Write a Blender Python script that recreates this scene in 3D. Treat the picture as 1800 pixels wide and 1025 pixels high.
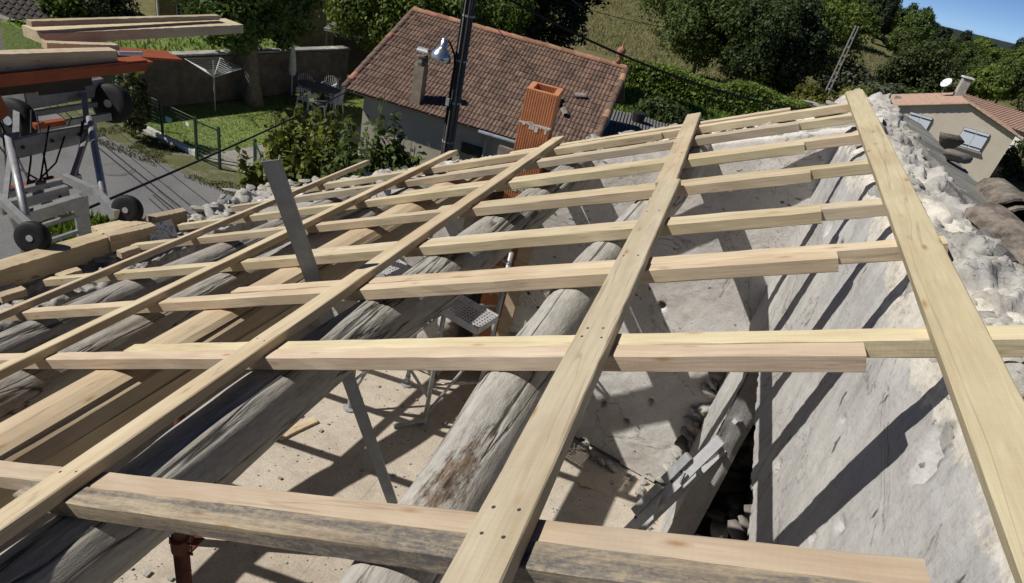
import bpy, math, random
import numpy as np
from mathutils import Matrix, Vector
for _o in list(bpy.data.objects): bpy.data.objects.remove(_o)
random.seed(7); rng = np.random.default_rng(7)
SC = bpy.context.scene; COL = SC.collection
cos, sin, pi, rad = math.cos, math.sin, math.pi, math.radians

# ------------------------------------------------------------------ camera
CAMZ = 7.5
YAW, PITCH, ROLL, FOCAL = -0.241601, -0.529283, 0.240615, 1096.3
fw = Vector((sin(YAW)*cos(PITCH), cos(YAW)*cos(PITCH), sin(PITCH)))
r0 = Vector((cos(YAW), -sin(YAW), 0)); u0 = r0.cross(fw)
rt = cos(ROLL)*r0 + sin(ROLL)*u0; up = -sin(ROLL)*r0 + cos(ROLL)*u0
cd = bpy.data.cameras.new('camera'); cam = bpy.data.objects.new('camera', cd); COL.objects.link(cam)
M = Matrix((rt, up, -fw)).transposed().to_4x4(); M.translation = (0, 0, CAMZ)
cam.matrix_world = M
cd.sensor_width = 36; cd.lens = 36*FOCAL/1800; cd.clip_start = 0.02; cd.clip_end = 5000
SC.camera = cam
# ------------------------------------------------------------------ sky, sun, exposure
SUN = Vector((0.656, 0.295, -0.695)).normalized()      # direction the light travels
w = bpy.data.worlds.new('World'); SC.world = w; w.use_nodes = True
nt = w.node_tree; bg = nt.nodes['Background']
sky = nt.nodes.new('ShaderNodeTexSky'); sky.sky_type = 'NISHITA'; sky.sun_disc = False
sky.sun_elevation = math.asin(-SUN.z); sky.sun_rotation = math.atan2(-SUN.x, -SUN.y)
sky.altitude = 3000; sky.air_density = 0.38; sky.dust_density = 0.0; sky.ozone_density = 5.0
nt.links.new(sky.outputs[0], bg.inputs[0]); bg.inputs[1].default_value = 0.078
sl = bpy.data.lights.new('sun', 'SUN'); sl.energy = 4.3; sl.angle = rad(0.53); sl.color = (1, 0.955, 0.88)
so = bpy.data.objects.new('sun', sl); COL.objects.link(so); so.location = (-20, -6, 30)
so.rotation_euler = SUN.to_track_quat('-Z', 'Y').to_euler()
SC.view_settings.view_transform = 'Standard'; SC.view_settings.look = 'None'
SC.view_settings.exposure = 0.22; SC.view_settings.gamma = 1.0; SC.view_settings.use_curve_mapping = False

# ------------------------------------------------------------------ helpers
WM = {}
def V3(p): return Vector((float(p[0]), float(p[1]), float(p[2])))
def tag(o, label=None, cat=None, group=None, kind=None):
    if label: o['label'] = label
    if cat: o['category'] = cat
    if group: o['group'] = group
    if kind: o['kind'] = kind
    return o
def place(o, M, parent):
    M = M or Matrix.Identity(4)
    WM[o.name] = M
    if parent is not None:
        o.parent = parent; o.matrix_parent_inverse = WM[parent.name].inverted()
    o.matrix_basis = M
def thing(name, loc, label, cat, group=None, M=None):
    o = bpy.data.objects.new(name, None); COL.objects.link(o); o.empty_display_size = 0.2
    place(o, M or Matrix.Translation(V3(loc)), None)
    return tag(o, label, cat, group)
def mesh(name, V, F, smooth=False):
    me = bpy.data.meshes.new(name); V = np.asarray(V, dtype=np.float32)
    if isinstance(F, np.ndarray):
        n, k = F.shape
        me.vertices.add(len(V)); me.vertices.foreach_set('co', V.ravel())
        me.loops.add(n*k); me.loops.foreach_set('vertex_index', F.astype(np.int32).ravel())
        me.polygons.add(n); me.polygons.foreach_set('loop_start', np.arange(0, n*k, k, dtype=np.int32))
        me.update(calc_edges=True)
    else:
        me.from_pydata([tuple(map(float, v)) for v in V], [], F); me.update()
    if smooth: me.polygons.foreach_set('use_smooth', np.ones(len(me.polygons), bool)); me.update()
    return me
def obj(name, me, mat=None, parent=None, M=None):
    o = bpy.data.objects.new(name, me); COL.objects.link(o)
    if mat is not None and len(me.materials) == 0: me.materials.append(mat)
    place(o, M, parent); return o
def mk(name, V, F, mat, parent=None, M=None, smooth=False): return obj(name, mesh(name, V, F, smooth), mat, parent, M)
def frame(origin, x, z):
    x = V3(x).normalized(); z = V3(z); y = z.cross(x).normalized(); z = x.cross(y).normalized()
    M = Matrix((x, y, z)).transposed().to_4x4(); M.translation = V3(origin); return M
class MB:
    def __init__(s): s.v = []; s.f = []
    def add(s, V, F):
        n = len(s.v); s.v += [tuple(map(float, v)) for v in V]; s.f += [tuple(int(i)+n for i in f) for f in F]; return s
    def box(s, c, d, M=None):
        x, y, z = [k/2 for k in d]
        P = [Vector((c[0]+a*x, c[1]+b*y, c[2]+e*z)) for a in (-1, 1) for b in (-1, 1) for e in (-1, 1)]
        if M: P = [M @ p for p in P]
        return s.add(P, [(0,1,3,2),(4,6,7,5),(0,4,5,1),(2,3,7,6),(0,2,6,4),(1,5,7,3)])
    def bar(s, a, b, wd, th, upv=(0,0,1)):
        a = V3(a); b = V3(b); L = (b-a).length
        return s.box((L/2, 0, 0), (L, wd, th), frame(a, b-a, upv))
    def tube(s, pts, r, n=8, cap=True):
        pts = [V3(p) for p in pts]; rs = r if hasattr(r, '__len__') else [r]*len(pts); V = []; F = []
        for i, p in enumerate(pts):
            t = (pts[min(i+1, len(pts)-1)] - pts[max(i-1, 0)]).normalized()
            a = t.orthogonal() if abs(t.z) > .95 else t.cross(Vector((0,0,1))); a.normalize(); b = t.cross(a)
            V += [p + (a*cos(2*pi*k/n) + b*sin(2*pi*k/n))*rs[i] for k in range(n)]
        for i in range(len(pts)-1):
            for k in range(n): F.append((i*n+k, i*n+(k+1)%n, (i+1)*n+(k+1)%n, (i+1)*n+k))
        if cap: F.append(tuple(range(n-1, -1, -1))); F.append(tuple((len(pts)-1)*n+k for k in range(n)))
        return s.add(V, F)
    def lathe(s, prof, n=16, M=None):           # prof: (radius, height) along z
        V = []; F = []
        for r, z in prof:
            for k in range(n):
                p = Vector((r*cos(2*pi*k/n), r*sin(2*pi*k/n), z)); V.append(M @ p if M else p)
        for i in range(len(prof)-1):
            for k in range(n): F.append((i*n+k, i*n+(k+1)%n, (i+1)*n+(k+1)%n, (i+1)*n+k))
        F.append(tuple(range(n-1, -1, -1))); F.append(tuple((len(prof)-1)*n+k for k in range(n)))
        return s.add(V, F)
    def quad(s, *P): return s.add(P, [tuple(range(len(P)))])
    def build(s, name, mat, parent=None, M=None, smooth=False):
        return mk(name, s.v, s.f, mat, parent, M, smooth)
# value noise
def _h(ix, iy, iz, seed):
    n = (ix.astype(np.int64)*374761393 + iy.astype(np.int64)*668265263 + iz.astype(np.int64)*2147483647 + seed*1274126177) & 0xffffffff
    n = ((n ^ (n >> 13))*1274126177) & 0xffffffff
    return ((n ^ (n >> 16)) & 0xffff)/65535.0
def vn(P, seed=0):
    P = np.asarray(P, float); i = np.floor(P); f = P-i; f = f*f*(3-2*f); x, y, z = i[..., 0], i[..., 1], i[..., 2]
    fx, fy, fz = f[..., 0], f[..., 1], f[..., 2]; r = 0
    for a in (0, 1):
        for b in (0, 1):
            for c in (0, 1):
                r = r + _h(x+a, y+b, z+c, seed)*(fx if a else 1-fx)*(fy if b else 1-fy)*(fz if c else 1-fz)
    return r*2-1
def fbm(P, o=4, seed=0, g=0.5):
    r = 0; a = 1.0; P = np.asarray(P, float)
    for k in range(o): r = r + a*vn(P*(2**k)+17.3*k, seed+k); a *= g
    return r
def worley(P, seed=0):
    """cell id noise: per-cell random height and tilt (angular stones) and the gap between cells"""
    P = np.asarray(P, float); sh = P.shape[:-1]; P = P.reshape(-1, 3); I = np.floor(P); n = len(P)
    f1 = np.full(n, 9.0); f2 = np.full(n, 9.0); best = np.zeros((n, 3)); cen = np.zeros((n, 3))
    for a in (-1, 0, 1):
        for b in (-1, 0, 1):
            for c in (-1, 0, 1):
                J = I+np.array([a, b, c]); C = J+np.stack([_h(J[:, 0], J[:, 1], J[:, 2], seed+k) for k in (1, 2, 3)], -1); d = np.linalg.norm(P-C, axis=1)
                m = d < f1; f2 = np.where(m, f1, np.minimum(f2, d)); f1 = np.where(m, d, f1); best[m] = J[m]; cen[m] = C[m]
    q = [_h(best[:, 0], best[:, 1], best[:, 2], seed+k) for k in (11, 12, 13, 14)]
    h = q[0] + ((P-cen)*(np.stack(q[1:], -1)-.5)).sum(1)*1.3
    return h.reshape(sh), (f2-f1).reshape(sh)
def grid_faces(n, m, keep=None):
    i = np.arange(n-1)[:, None]*m + np.arange(m-1)[None, :]
    F = np.stack([i, i+m, i+m+1, i+1], -1)
    return F[keep] if keep is not None else F.reshape(-1, 4)

# ------------------------------------------------------------------ materials
MATS = {}
def newmat(name, rough=0.8, spec=0.3):
    m = bpy.data.materials.new(name); m.use_nodes = True; nt = m.node_tree
    b = nt.nodes['Principled BSDF']; b.inputs['Roughness'].default_value = rough; b.inputs['Specular IOR Level'].default_value = spec
    return m, nt, b
def N(nt, t, **kw):
    n = nt.nodes.new(t)
    for k, v in kw.items(): setattr(n, k, v)
    return n
def tex(nt, scale=(1,1,1), coord='Object', rnd=True):
    tc = N(nt, 'ShaderNodeTexCoord'); mp = N(nt, 'ShaderNodeMapping'); mp.inputs['Scale'].default_value = scale
    src = tc.outputs[coord]
    if rnd:
        oi = N(nt, 'ShaderNodeObjectInfo'); mul = N(nt, 'ShaderNodeMath', operation='MULTIPLY'); mul.inputs[1].default_value = 37.0
        nt.links.new(oi.outputs['Random'], mul.inputs[0]); ad = N(nt, 'ShaderNodeVectorMath', operation='ADD')
        nt.links.new(src, ad.inputs[0]); nt.links.new(mul.outputs[0], ad.inputs[1]); src = ad.outputs[0]
    nt.links.new(src, mp.inputs['Vector']); return mp.outputs['Vector']
def noise(nt, vec, scale=5, detail=4, rough=.55, dist=0):
    n = N(nt, 'ShaderNodeTexNoise'); n.inputs['Scale'].default_value = scale; n.inputs['Detail'].default_value = detail
    n.inputs['Roughness'].default_value = rough; n.inputs['Distortion'].default_value = dist
    nt.links.new(vec, n.inputs['Vector']); return n.outputs['Fac']
def ramp(nt, fac, stops):
    r = N(nt, 'ShaderNodeValToRGB'); e = r.color_ramp.elements
    while len(e) < len(stops): e.new(0.5)
    for k, (p, c) in enumerate(stops):
        e[k].position = p; e[k].color = (c, c, c, 1) if not hasattr(c, '__len__') else (*c, 1)
    nt.links.new(fac, r.inputs[0]); return r.outputs[0]
def mix(nt, fac, a, b, mode='MIX'):
    m = N(nt, 'ShaderNodeMix', data_type='RGBA', blend_type=mode)
    for sock, v in ((0, fac), (6, a), (7, b)):
        if hasattr(v, 'links'): nt.links.new(v, m.inputs[sock])
        elif hasattr(v, '__len__'): m.inputs[sock].default_value = (*v, 1)
        else: m.inputs[sock].default_value = v
    return m.outputs[2]
def bump(nt, b, fac, strength=.3, dist=.01, prev=None):
    n = N(nt, 'ShaderNodeBump'); n.inputs['Strength'].default_value = strength; n.inputs['Distance'].default_value = dist
    nt.links.new(fac, n.inputs['Height'])
    if prev is not None: nt.links.new(prev, n.inputs['Normal'])
    nt.links.new(n.outputs[0], b.inputs['Normal']); return n.outputs[0]
def hueshift(nt, col, hv=.02, vv=.15):
    oi = N(nt, 'ShaderNodeObjectInfo'); hs = N(nt, 'ShaderNodeHueSaturation')
    for sock, lo, hi in (('Hue', .5-hv, .5+hv), ('Value', 1-vv, 1+vv)):
        mr = N(nt, 'ShaderNodeMapRange'); mr.inputs[3].default_value = lo; mr.inputs[4].default_value = hi
        wn = N(nt, 'ShaderNodeTexWhiteNoise', noise_dimensions='1D'); ad = N(nt, 'ShaderNodeMath', operation='ADD'); ad.inputs[1].default_value = 3.1 if sock == 'Hue' else 9.7
        nt.links.new(oi.outputs['Random'], ad.inputs[0]); nt.links.new(ad.outputs[0], wn.inputs['W']); nt.links.new(wn.outputs['Value'], mr.inputs[0])
        nt.links.new(mr.outputs[0], hs.inputs[sock])
    nt.links.new(col, hs.inputs['Color']); return hs.outputs[0]
def wood_mat(name, lo, mid, hi, mould=0.0, grey=0.0, knots=True):
    m, nt, b = newmat(name, .72, .25)
    v = tex(nt, (1.3, 22, 22)); v2 = tex(nt, (7, 120, 120)); v3 = tex(nt, (4.5, 9, 9))
    big = noise(nt, v, 1.0, 5, .6, .6); fine = noise(nt, v2, 1.0, 3, .6); blot = noise(nt, v3, .6, 4)
    c = ramp(nt, big, [(.22, lo), (.5, mid), (.78, hi)])
    c = mix(nt, .30, c, ramp(nt, fine, [(.35, .62), (.65, 1.0)]), 'MULTIPLY')
    c = mix(nt, .75, c, ramp(nt, blot, [(.35, (.78, .72, .68)), (.65, (1, 1, 1))]), 'MULTIPLY')
    sm = noise(nt, tex(nt, (1.7, 5, 5)), 1.0, 7, .7, .8); c = mix(nt, ramp(nt, sm, [(.58, 0.0), (.75, .5)]), c, (.36, .32, .27))
    sp = noise(nt, tex(nt, (.5, 11, 11)), 1.0, 3, .5, .3); c = mix(nt, ramp(nt, sp, [(.492, 0.0), (.499, .38), (.501, .38), (.508, 0.0)]), c, (.20, .13, .08))
    if knots:
        vk = tex(nt, (4.5, 15, 15)); vo = N(nt, 'ShaderNodeTexVoronoi'); vo.inputs['Scale'].default_value = 1.0; nt.links.new(vk, vo.inputs['Vector'])
        kn = ramp(nt, vo.outputs['Distance'], [(.04, .9), (.10, .35), (.16, 0.0)]); c = mix(nt, kn, c, (.33, .19, .09))
    if mould > 0:
        vm = tex(nt, (1.6, 24, 24)); mo = noise(nt, vm, 1.0, 9, .72, .2)
        mf = ramp(nt, mo, [(.5-mould*.3, 0.0), (.56, .9)]); mf2 = ramp(nt, noise(nt, tex(nt, (35, 90, 90)), 1.0, 6, .8), [(.30, .35), (.56, 1.0)]); mm = N(nt, 'ShaderNodeMath', operation='MULTIPLY'); nt.links.new(mf, mm.inputs[0]); nt.links.new(mf2, mm.inputs[1]); c = mix(nt, mm.outputs[0], c, (.075, .078, .088))
    if grey > 0: c = mix(nt, grey, c, (.30, .29, .28))
    c = hueshift(nt, c, .006, .12); nt.links.new(c, b.inputs['Base Color'])
    saw = N(nt, 'ShaderNodeTexWave', wave_type='BANDS', bands_direction='X'); saw.inputs['Scale'].default_value = 22; saw.inputs['Distortion'].default_value = 9; saw.inputs['Detail'].default_value = 3; nt.links.new(tex(nt, (1, .5, .5)), saw.inputs['Vector'])
    nb = bump(nt, b, saw.outputs['Fac'], .07, .002); bump(nt, b, fine, .30, .003, nb)
    return m
def flat_mat(name, col, rough=.7, metal=0, var=.25, scale=8, spec=.3, bmp=.2, hv=.0, vv=.0):
    m, nt, b = newmat(name, rough, spec); v = tex(nt, (1, 1, 1)); n = noise(nt, v, scale, 8, .72)
    c = mix(nt, 1.0, (*col,)[:3], ramp(nt, n, [(.3, 1-var), (.7, 1+var*.5)]), 'MULTIPLY')
    if hv or vv: c = hueshift(nt, c, hv, vv)
    nt.links.new(c, b.inputs['Base Color']); b.inputs['Metallic'].default_value = metal
    if bmp: bump(nt, b, n, bmp, .01)
    return m
def leaf_mat(name, c1, c2, trans=.35):
    m, nt, b = newmat(name, .6, .25); v = tex(nt, (1, 1, 1), rnd=True); n = noise(nt, v, 1.7, 6, .75)
    ge = N(nt, 'ShaderNodeNewGeometry'); r = ramp(nt, ge.outputs['Random Per Island'], [(0, .55), (1, 1.35)])
    c = ramp(nt, n, [(.32, c1), (.66, c2)]); c = mix(nt, 1.0, c, r, 'MULTIPLY'); c = hueshift(nt, c, .012, .16)
    nt.links.new(c, b.inputs['Base Color'])
    tr = N(nt, 'ShaderNodeBsdfTranslucent'); nt.links.new(mix(nt, 1.0, c, (1.25, 1.3, .55), 'MULTIPLY'), tr.inputs['Color'])
    ms = N(nt, 'ShaderNodeMixShader'); ms.inputs[0].default_value = trans; out = nt.nodes['Material Output']
    nt.links.new(b.outputs[0], ms.inputs[1]); nt.links.new(tr.outputs[0], ms.inputs[2]); nt.links.new(ms.outputs[0], out.inputs['Surface']); return m
def ground_mat(name, c1, c2, c3, scale=.8, fine=30, b_=.5):
    m, nt, b = newmat(name, .95, .1); v = tex(nt, rnd=False); n1 = noise(nt, v, scale, 6, .65); n2 = noise(nt, v, fine, 5, .7)
    c = ramp(nt, n1, [(.32, c1), (.5, c2), (.68, c3)]); c = mix(nt, 1.0, c, ramp(nt, n2, [(.3, .55), (.7, 1.25)]), 'MULTIPLY')
    nt.links.new(c, b.inputs['Base Color']); bump(nt, b, n2, b_, .05); return m
def ramp_at(nt, fac, at, wdt):
    mr = N(nt, 'ShaderNodeMapRange'); mr.inputs[1].default_value = at-wdt; mr.inputs[2].default_value = at+wdt; nt.links.new(fac, mr.inputs[0]); return mr.outputs[0]
def plaster_mat(name, lo, hi, warm, streak=(9, 9, 1.2), dark=.5, top=None):
    m, nt, b = newmat(name, .92, .12); v = tex(nt, rnd=False); vs = tex(nt, streak, rnd=False)
    n1 = noise(nt, v, 1.6, 8, .62, .4); ns = noise(nt, vs, 1.0, 6, .65, .3); nf = noise(nt, v, 55, 5, .7)
    c = ramp(nt, n1, [(.3, lo), (.62, hi)]); c = mix(nt, ramp(nt, noise(nt, v, 2.7, 6, .6), [(.5, 0.0), (.72, .55)]), c, warm)
    c = mix(nt, dark, c, ramp(nt, ns, [(.33, .62), (.6, 1.06)]), 'MULTIPLY')
    c = mix(nt, .7, c, ramp(nt, nf, [(.28, .62), (.5, 1.0)]), 'MULTIPLY')
    ckl = noise(nt, v, 1.1, 9, .6, 1.0); c = mix(nt, ramp(nt, ckl, [(.4955, 0.0), (.499, .7), (.501, .7), (.5045, 0.0)]), c, (.10, .09, .08))
    vo = noise(nt, tex(nt, (streak[0]*2.6, streak[1]*2.6, streak[2]*6), rnd=False), 1.0, 4, .55)
    c = mix(nt, ramp(nt, vo, [(.295, .85), (.33, 0.0)]), c, (.07, .065, .06))
    if top is not None:
        tc = N(nt, 'ShaderNodeTexCoord'); sx = N(nt, 'ShaderNodeSeparateXYZ'); nt.links.new(tc.outputs['Object'], sx.inputs[0])
        ad = N(nt, 'ShaderNodeMath', operation='MULTIPLY_ADD'); ad.inputs[1].default_value = .55; nt.links.new(noise(nt, v, 3.2, 8, .68), ad.inputs[0]); nt.links.new(sx.outputs['Z'], ad.inputs[2])
        mk_ = ramp_at(nt, ad.outputs[0], top, .012); nm = noise(nt, v, 26, 7, .75)
        mc = ramp(nt, nm, [(.3, (.28, .25, .21)), (.48, (.58, .545, .48)), (.7, (.70, .67, .61))]); c = mix(nt, mk_, c, mc)
    nt.links.new(c, b.inputs['Base Color']); nb = bump(nt, b, nf, .35, .01); bump(nt, b, ns, .4, .015, nb); return m
def log_mat(name, rot=None):
    m, nt, b = newmat(name, .88, .12)
    v = tex(nt, (3.2, 15, 15)); v2 = tex(nt, (17, 85, 85)); v4 = tex(nt, (.55, 9, 9)); n1 = noise(nt, v, 1, 7, .65, .5); n2 = noise(nt, v2, 1, 5, .7)
    c = ramp(nt, n1, [(.22, (.30, .275, .24)), (.45, (.37, .35, .315)), (.78, (.44, .42, .38))])
    c = mix(nt, .75, c, ramp(nt, n2, [(.3, .68), (.62, 1.06)]), 'MULTIPLY')
    c = mix(nt, ramp(nt, noise(nt, tex(nt, (1.5, 4, 4)), 1.2, 5), [(.52, 0.0), (.72, .40)]), c, (.34, .26, .19))
    c = mix(nt, ramp(nt, noise(nt, tex(nt, (6, 11, 11)), 1.0, 8, .75), [(.34, .55), (.5, 0.0)]), c, (.15, .135, .12)); ck = noise(nt, v4, 1.0, 4, .5, .5); c = mix(nt, ramp(nt, ck, [(.486, 0.0), (.496, .85), (.504, .85), (.514, 0.0)]), c, (.05, .045, .04))
    if rot is not None:
        tc = N(nt, 'ShaderNodeTexCoord'); sb = N(nt, 'ShaderNodeVectorMath', operation='SUBTRACT'); sb.inputs[1].default_value = rot
        sc = N(nt, 'ShaderNodeVectorMath', operation='MULTIPLY'); sc.inputs[1].default_value = (4.2, 24, 16); ln = N(nt, 'ShaderNodeVectorMath', operation='LENGTH')
        nt.links.new(tc.outputs['Object'], sb.inputs[0]); nt.links.new(sb.outputs[0], sc.inputs[0]); nt.links.new(sc.outputs[0], ln.inputs[0])
        ad = N(nt, 'ShaderNodeMath', operation='ADD'); sub = N(nt, 'ShaderNodeMath', operation='SUBTRACT'); sub.inputs[1].default_value = .5
        nt.links.new(noise(nt, tex(nt, (14, 40, 40)), 1, 6, .7), sub.inputs[0]); mu = N(nt, 'ShaderNodeMath', operation='MULTIPLY'); mu.inputs[1].default_value = 3.2; nt.links.new(sub.outputs[0], mu.inputs[0])
        nt.links.new(ln.outputs['Value'], ad.inputs[0]); nt.links.new(mu.outputs[0], ad.inputs[1])
        c = mix(nt, ramp(nt, ad.outputs[0], [(.55, .9), (1.0, 0.0)]), c, ramp(nt, n2, [(.38, (.03, .022, .018)), (.52, (.15, .10, .07)), (.68, (.30, .19, .12))]))
    c = hueshift(nt, c, .01, .12); nt.links.new(c, b.inputs['Base Color'])
    nb = bump(nt, b, n2, .8, .006); nb = bump(nt, b, n1, .22, .015, nb); bump(nt, b, ramp(nt, ck, [(.47, 1.0), (.5, 0.0), (.53, 1.0)]), .6, .012, nb); return m
M_ = {}
M_['wood'] = wood_mat('sawn_timber', (.515, .415, .27), (.595, .495, .34), (.64, .55, .395))
M_['wood_pale'] = wood_mat('pale_sawn_timber', (.52, .43, .27), (.59, .50, .33), (.63, .55, .385))
M_['wood_pink'] = wood_mat('pink_timber', (.51, .405, .285), (.585, .48, .35), (.63, .53, .40))
M_['wood_ash'] = wood_mat('greyed_timber', (.48, .405, .28), (.55, .475, .345), (.60, .525, .40))
M_['wood_lime'] = wood_mat('fresh_pale_timber', (.54, .455, .285), (.615, .53, .35), (.655, .575, .40))
M_['wood_mould'] = wood_mat('mouldy_timber', (.46, .35, .20), (.56, .45, .29), (.62, .52, .36), mould=.8)
M_['wood_beam'] = wood_mat('planed_beam', (.45, .355, .23), (.53, .425, .285), (.575, .475, .33))
M_['wood_dull'] = wood_mat('dull_batten', (.33, .24, .15), (.42, .32, .21), (.50, .40, .28), grey=.2)
M_['wood_grey'] = wood_mat('weathered_board', (.12, .11, .10), (.26, .25, .23), (.40, .39, .36), mould=.7, knots=False)
M_['plaster'] = plaster_mat('old_plaster', (.39, .38, .37), (.53, .52, .50), (.47, .45, .42), top=7.0)
M_['plaster_far'] = plaster_mat('gable_plaster', (.47, .455, .43), (.66, .64, .61), (.45, .38, .31), streak=(4, 4, 3), dark=.3)
M_['mortar'] = plaster_mat('lime_mortar', (.30, .29, .27), (.47, .455, .425), (.56, .48, .38), streak=(11, 11, 11), dark=.7)
M_['stone'] = flat_mat('limestone', (.38, .365, .34), .95, var=.55, scale=3.5, bmp=1.0, hv=.012, vv=.3)
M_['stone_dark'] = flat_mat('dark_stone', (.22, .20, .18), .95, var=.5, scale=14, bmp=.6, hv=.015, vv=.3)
M_['steel'] = flat_mat('galvanised_steel', (.42, .43, .44), .5, .4, .35, 18, bmp=.08)
M_['alu'] = flat_mat('aluminium', (.56, .57, .59), .45, .35, .25, 14, bmp=.05)
M_['grey_steel'] = flat_mat('dull_steel', (.22, .25, .285), .5, .25, .3, 9, bmp=.08)
M_['red_prop'] = flat_mat('rusty_red_steel', (.13, .045, .03), .7, .2, .5, 20)
M_['terracotta'] = flat_mat('terracotta_block', (.54, .235, .115), .85, var=.22, scale=16, bmp=.25, vv=.05)
M_['black'] = flat_mat('black_rubber', (.018, .018, .02), .7, var=.3)
M_['cable'] = flat_mat('cable_black', (.012, .012, .013), .6, var=.2)
M_['dark_hole'] = flat_mat('dark_iron', (.05, .045, .04), .8, var=.3)
M_['tile'] = flat_mat('roof_tile', (.175, .115, .088), .9, var=.55, scale=11, bmp=.4, hv=.012, vv=.28)
M_['lichen'] = plaster_mat('lichen_board', (.10, .095, .085), (.30, .295, .27), (.40, .385, .33), streak=(16, 5, 16), dark=.95)
M_['canal'] = flat_mat('lichen_tile', (.19, .165, .135), .95, var=.95, scale=12, bmp=.6, hv=.015, vv=.15)

# ------------------------------------------------------------------ the roof frame of reference: u up the slope, w along the wall, n off the rafter tops
SL = 0.447419; CS, SN = cos(SL), sin(SL); AV = Vector((CS, 0, SN)); NV = Vector((-SN, 0, CS)); BV = Vector((0, 1, 0))
def roof(u, w, n=0.0): return AV*u + BV*w + NV*(n-0.8) + Vector((0, 0, CAMZ))
def roofz(x, n=0.0):                         # height of the slope above plan position x
    u = (x + SN*(n-0.8))/CS; return CAMZ + SN*u + CS*(n-0.8)

FLOOR = 3.63
# ---- attic floor
def sheet(name, x0, x1, y0, y1, z, mat, nx=2, ny=2, amp=0, kind='structure', fs=1.0):
    X, Y = np.meshgrid(np.linspace(x0, x1, nx), np.linspace(y0, y1, ny), indexing='ij')
    Z = np.full_like(X, z)
    if amp: Z = Z + amp*fbm(np.stack([X*fs, Y*fs, Z], -1), 4, 3)
    o = mk(name, np.stack([X, Y, Z], -1).reshape(-1, 3), grid_faces(nx, ny), mat, smooth=True); tag(o, kind=kind); return o
mfl, nt_, b_ = newmat('dusty_floor', .9, .15)
v_ = tex(nt_, rnd=False); n1_ = noise(nt_, v_, 1.3, 7, .65); n2_ = noise(nt_, v_, 70, 4, .7); n3_ = noise(nt_, v_, 9, 6, .7)
c_ = ramp(nt_, n1_, [(.3, (.43, .37, .295)), (.55, (.54, .475, .395)), (.75, (.59, .53, .45))])
c_ = mix(nt_, .7, c_, ramp(nt_, n2_, [(.3, .6), (.6, 1.05)]), 'MULTIPLY'); c_ = mix(nt_, .5, c_, ramp(nt_, n3_, [(.35, .7), (.6, 1.05)]), 'MULTIPLY')
nt_.links.new(c_, b_.inputs['Base Color']); bump(nt_, b_, n2_, .3, .01)
# floor boards: wide panels, each its own piece
fl = sheet('floor', -3.9, 1.0, -1.6, 5.0, FLOOR-.035, M_['stone_dark'])
for i in range(4):
    for j in range(6):
        wx, wy = 1.22, 1.1; x0, y0 = -3.88+i*wx, -1.6+j*wy
        mb = MB().box((x0+wx/2, y0+wy/2, FLOOR-.012-random.uniform(0, .0015)), (wx-.0015, wy-.0015, .024))
        mb.build('floor_panel', mfl, fl)
# ------------------------------------------------------------------ walls
STONES = []
def make_stones():
    t = (1+5**.5)/2
    V = np.array([(-1,t,0),(1,t,0),(-1,-t,0),(1,-t,0),(0,-1,t),(0,1,t),(0,-1,-t),(0,1,-t),(t,0,-1),(t,0,1),(-t,0,-1),(-t,0,1)], float)
    V /= np.linalg.norm(V[0])
    F = [(0,11,5),(0,5,1),(0,1,7),(0,7,10),(0,10,11),(1,5,9),(5,11,4),(11,10,2),(10,7,6),(7,1,8),(3,9,4),(3,4,2),(3,2,6),(3,6,8),(3,8,9),(4,9,5),(2,4,11),(6,2,10),(8,6,7),(9,8,1)]
    V = list(map(tuple, V)); c = {}; G = []
    def mid(a, b):
        k = (min(a, b), max(a, b))
        if k not in c:
            m = (np.array(V[a])+np.array(V[b]))/2; V.append(tuple(m/np.linalg.norm(m))); c[k] = len(V)-1
        return c[k]
    for a, b, d in F:
        x, y, z = mid(a, b), mid(b, d), mid(d, a); G += [(a,x,z),(b,y,x),(d,z,y),(x,y,z)]
    P = np.array(V)
    for s in range(14):
        Q = P*(1+.22*fbm(P*1.6+s*9.1, 3, s)[:, None])
        for c in range(16):
            nn = rng.normal(size=3); nn /= np.linalg.norm(nn); lim = rng.uniform(.38, .72); dd = Q @ nn; Q = Q - np.clip(dd-lim, 0, None)[:, None]*nn
        Q = Q*np.array([1.15, .8+.3*rng.random(), .62+.3*rng.random()])
        STONES.append(mesh('stone', Q, np.array(G)))
make_stones()
def stone(parent, p, size, mat, flat=1.0, rz=None, tilt=.5):
    me = random.choice(STONES)
    if mat.name not in [m.name for m in me.materials if m]:
        if len(me.materials) == 0: me.materials.append(mat)
        else:
            key = me.name+mat.name
            if key not in WM: c = me.copy(); c.materials.clear(); c.materials.append(mat); WM[key] = c
            me = WM[key]
    R = Matrix.Rotation(random.uniform(0, 6.3) if rz is None else rz, 4, 'Z') @ Matrix.Rotation(random.uniform(-tilt, tilt), 4, 'X') @ Matrix.Rotation(random.uniform(-tilt, tilt), 4, 'Y')
    s = size/1.3
    M = Matrix.Translation(V3(p)) @ R @ Matrix.Diagonal((s*random.uniform(.85, 1.35), s*random.uniform(.75, 1.1), s*flat, 1))
    return obj('stone', me, mat, parent, M)

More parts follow.
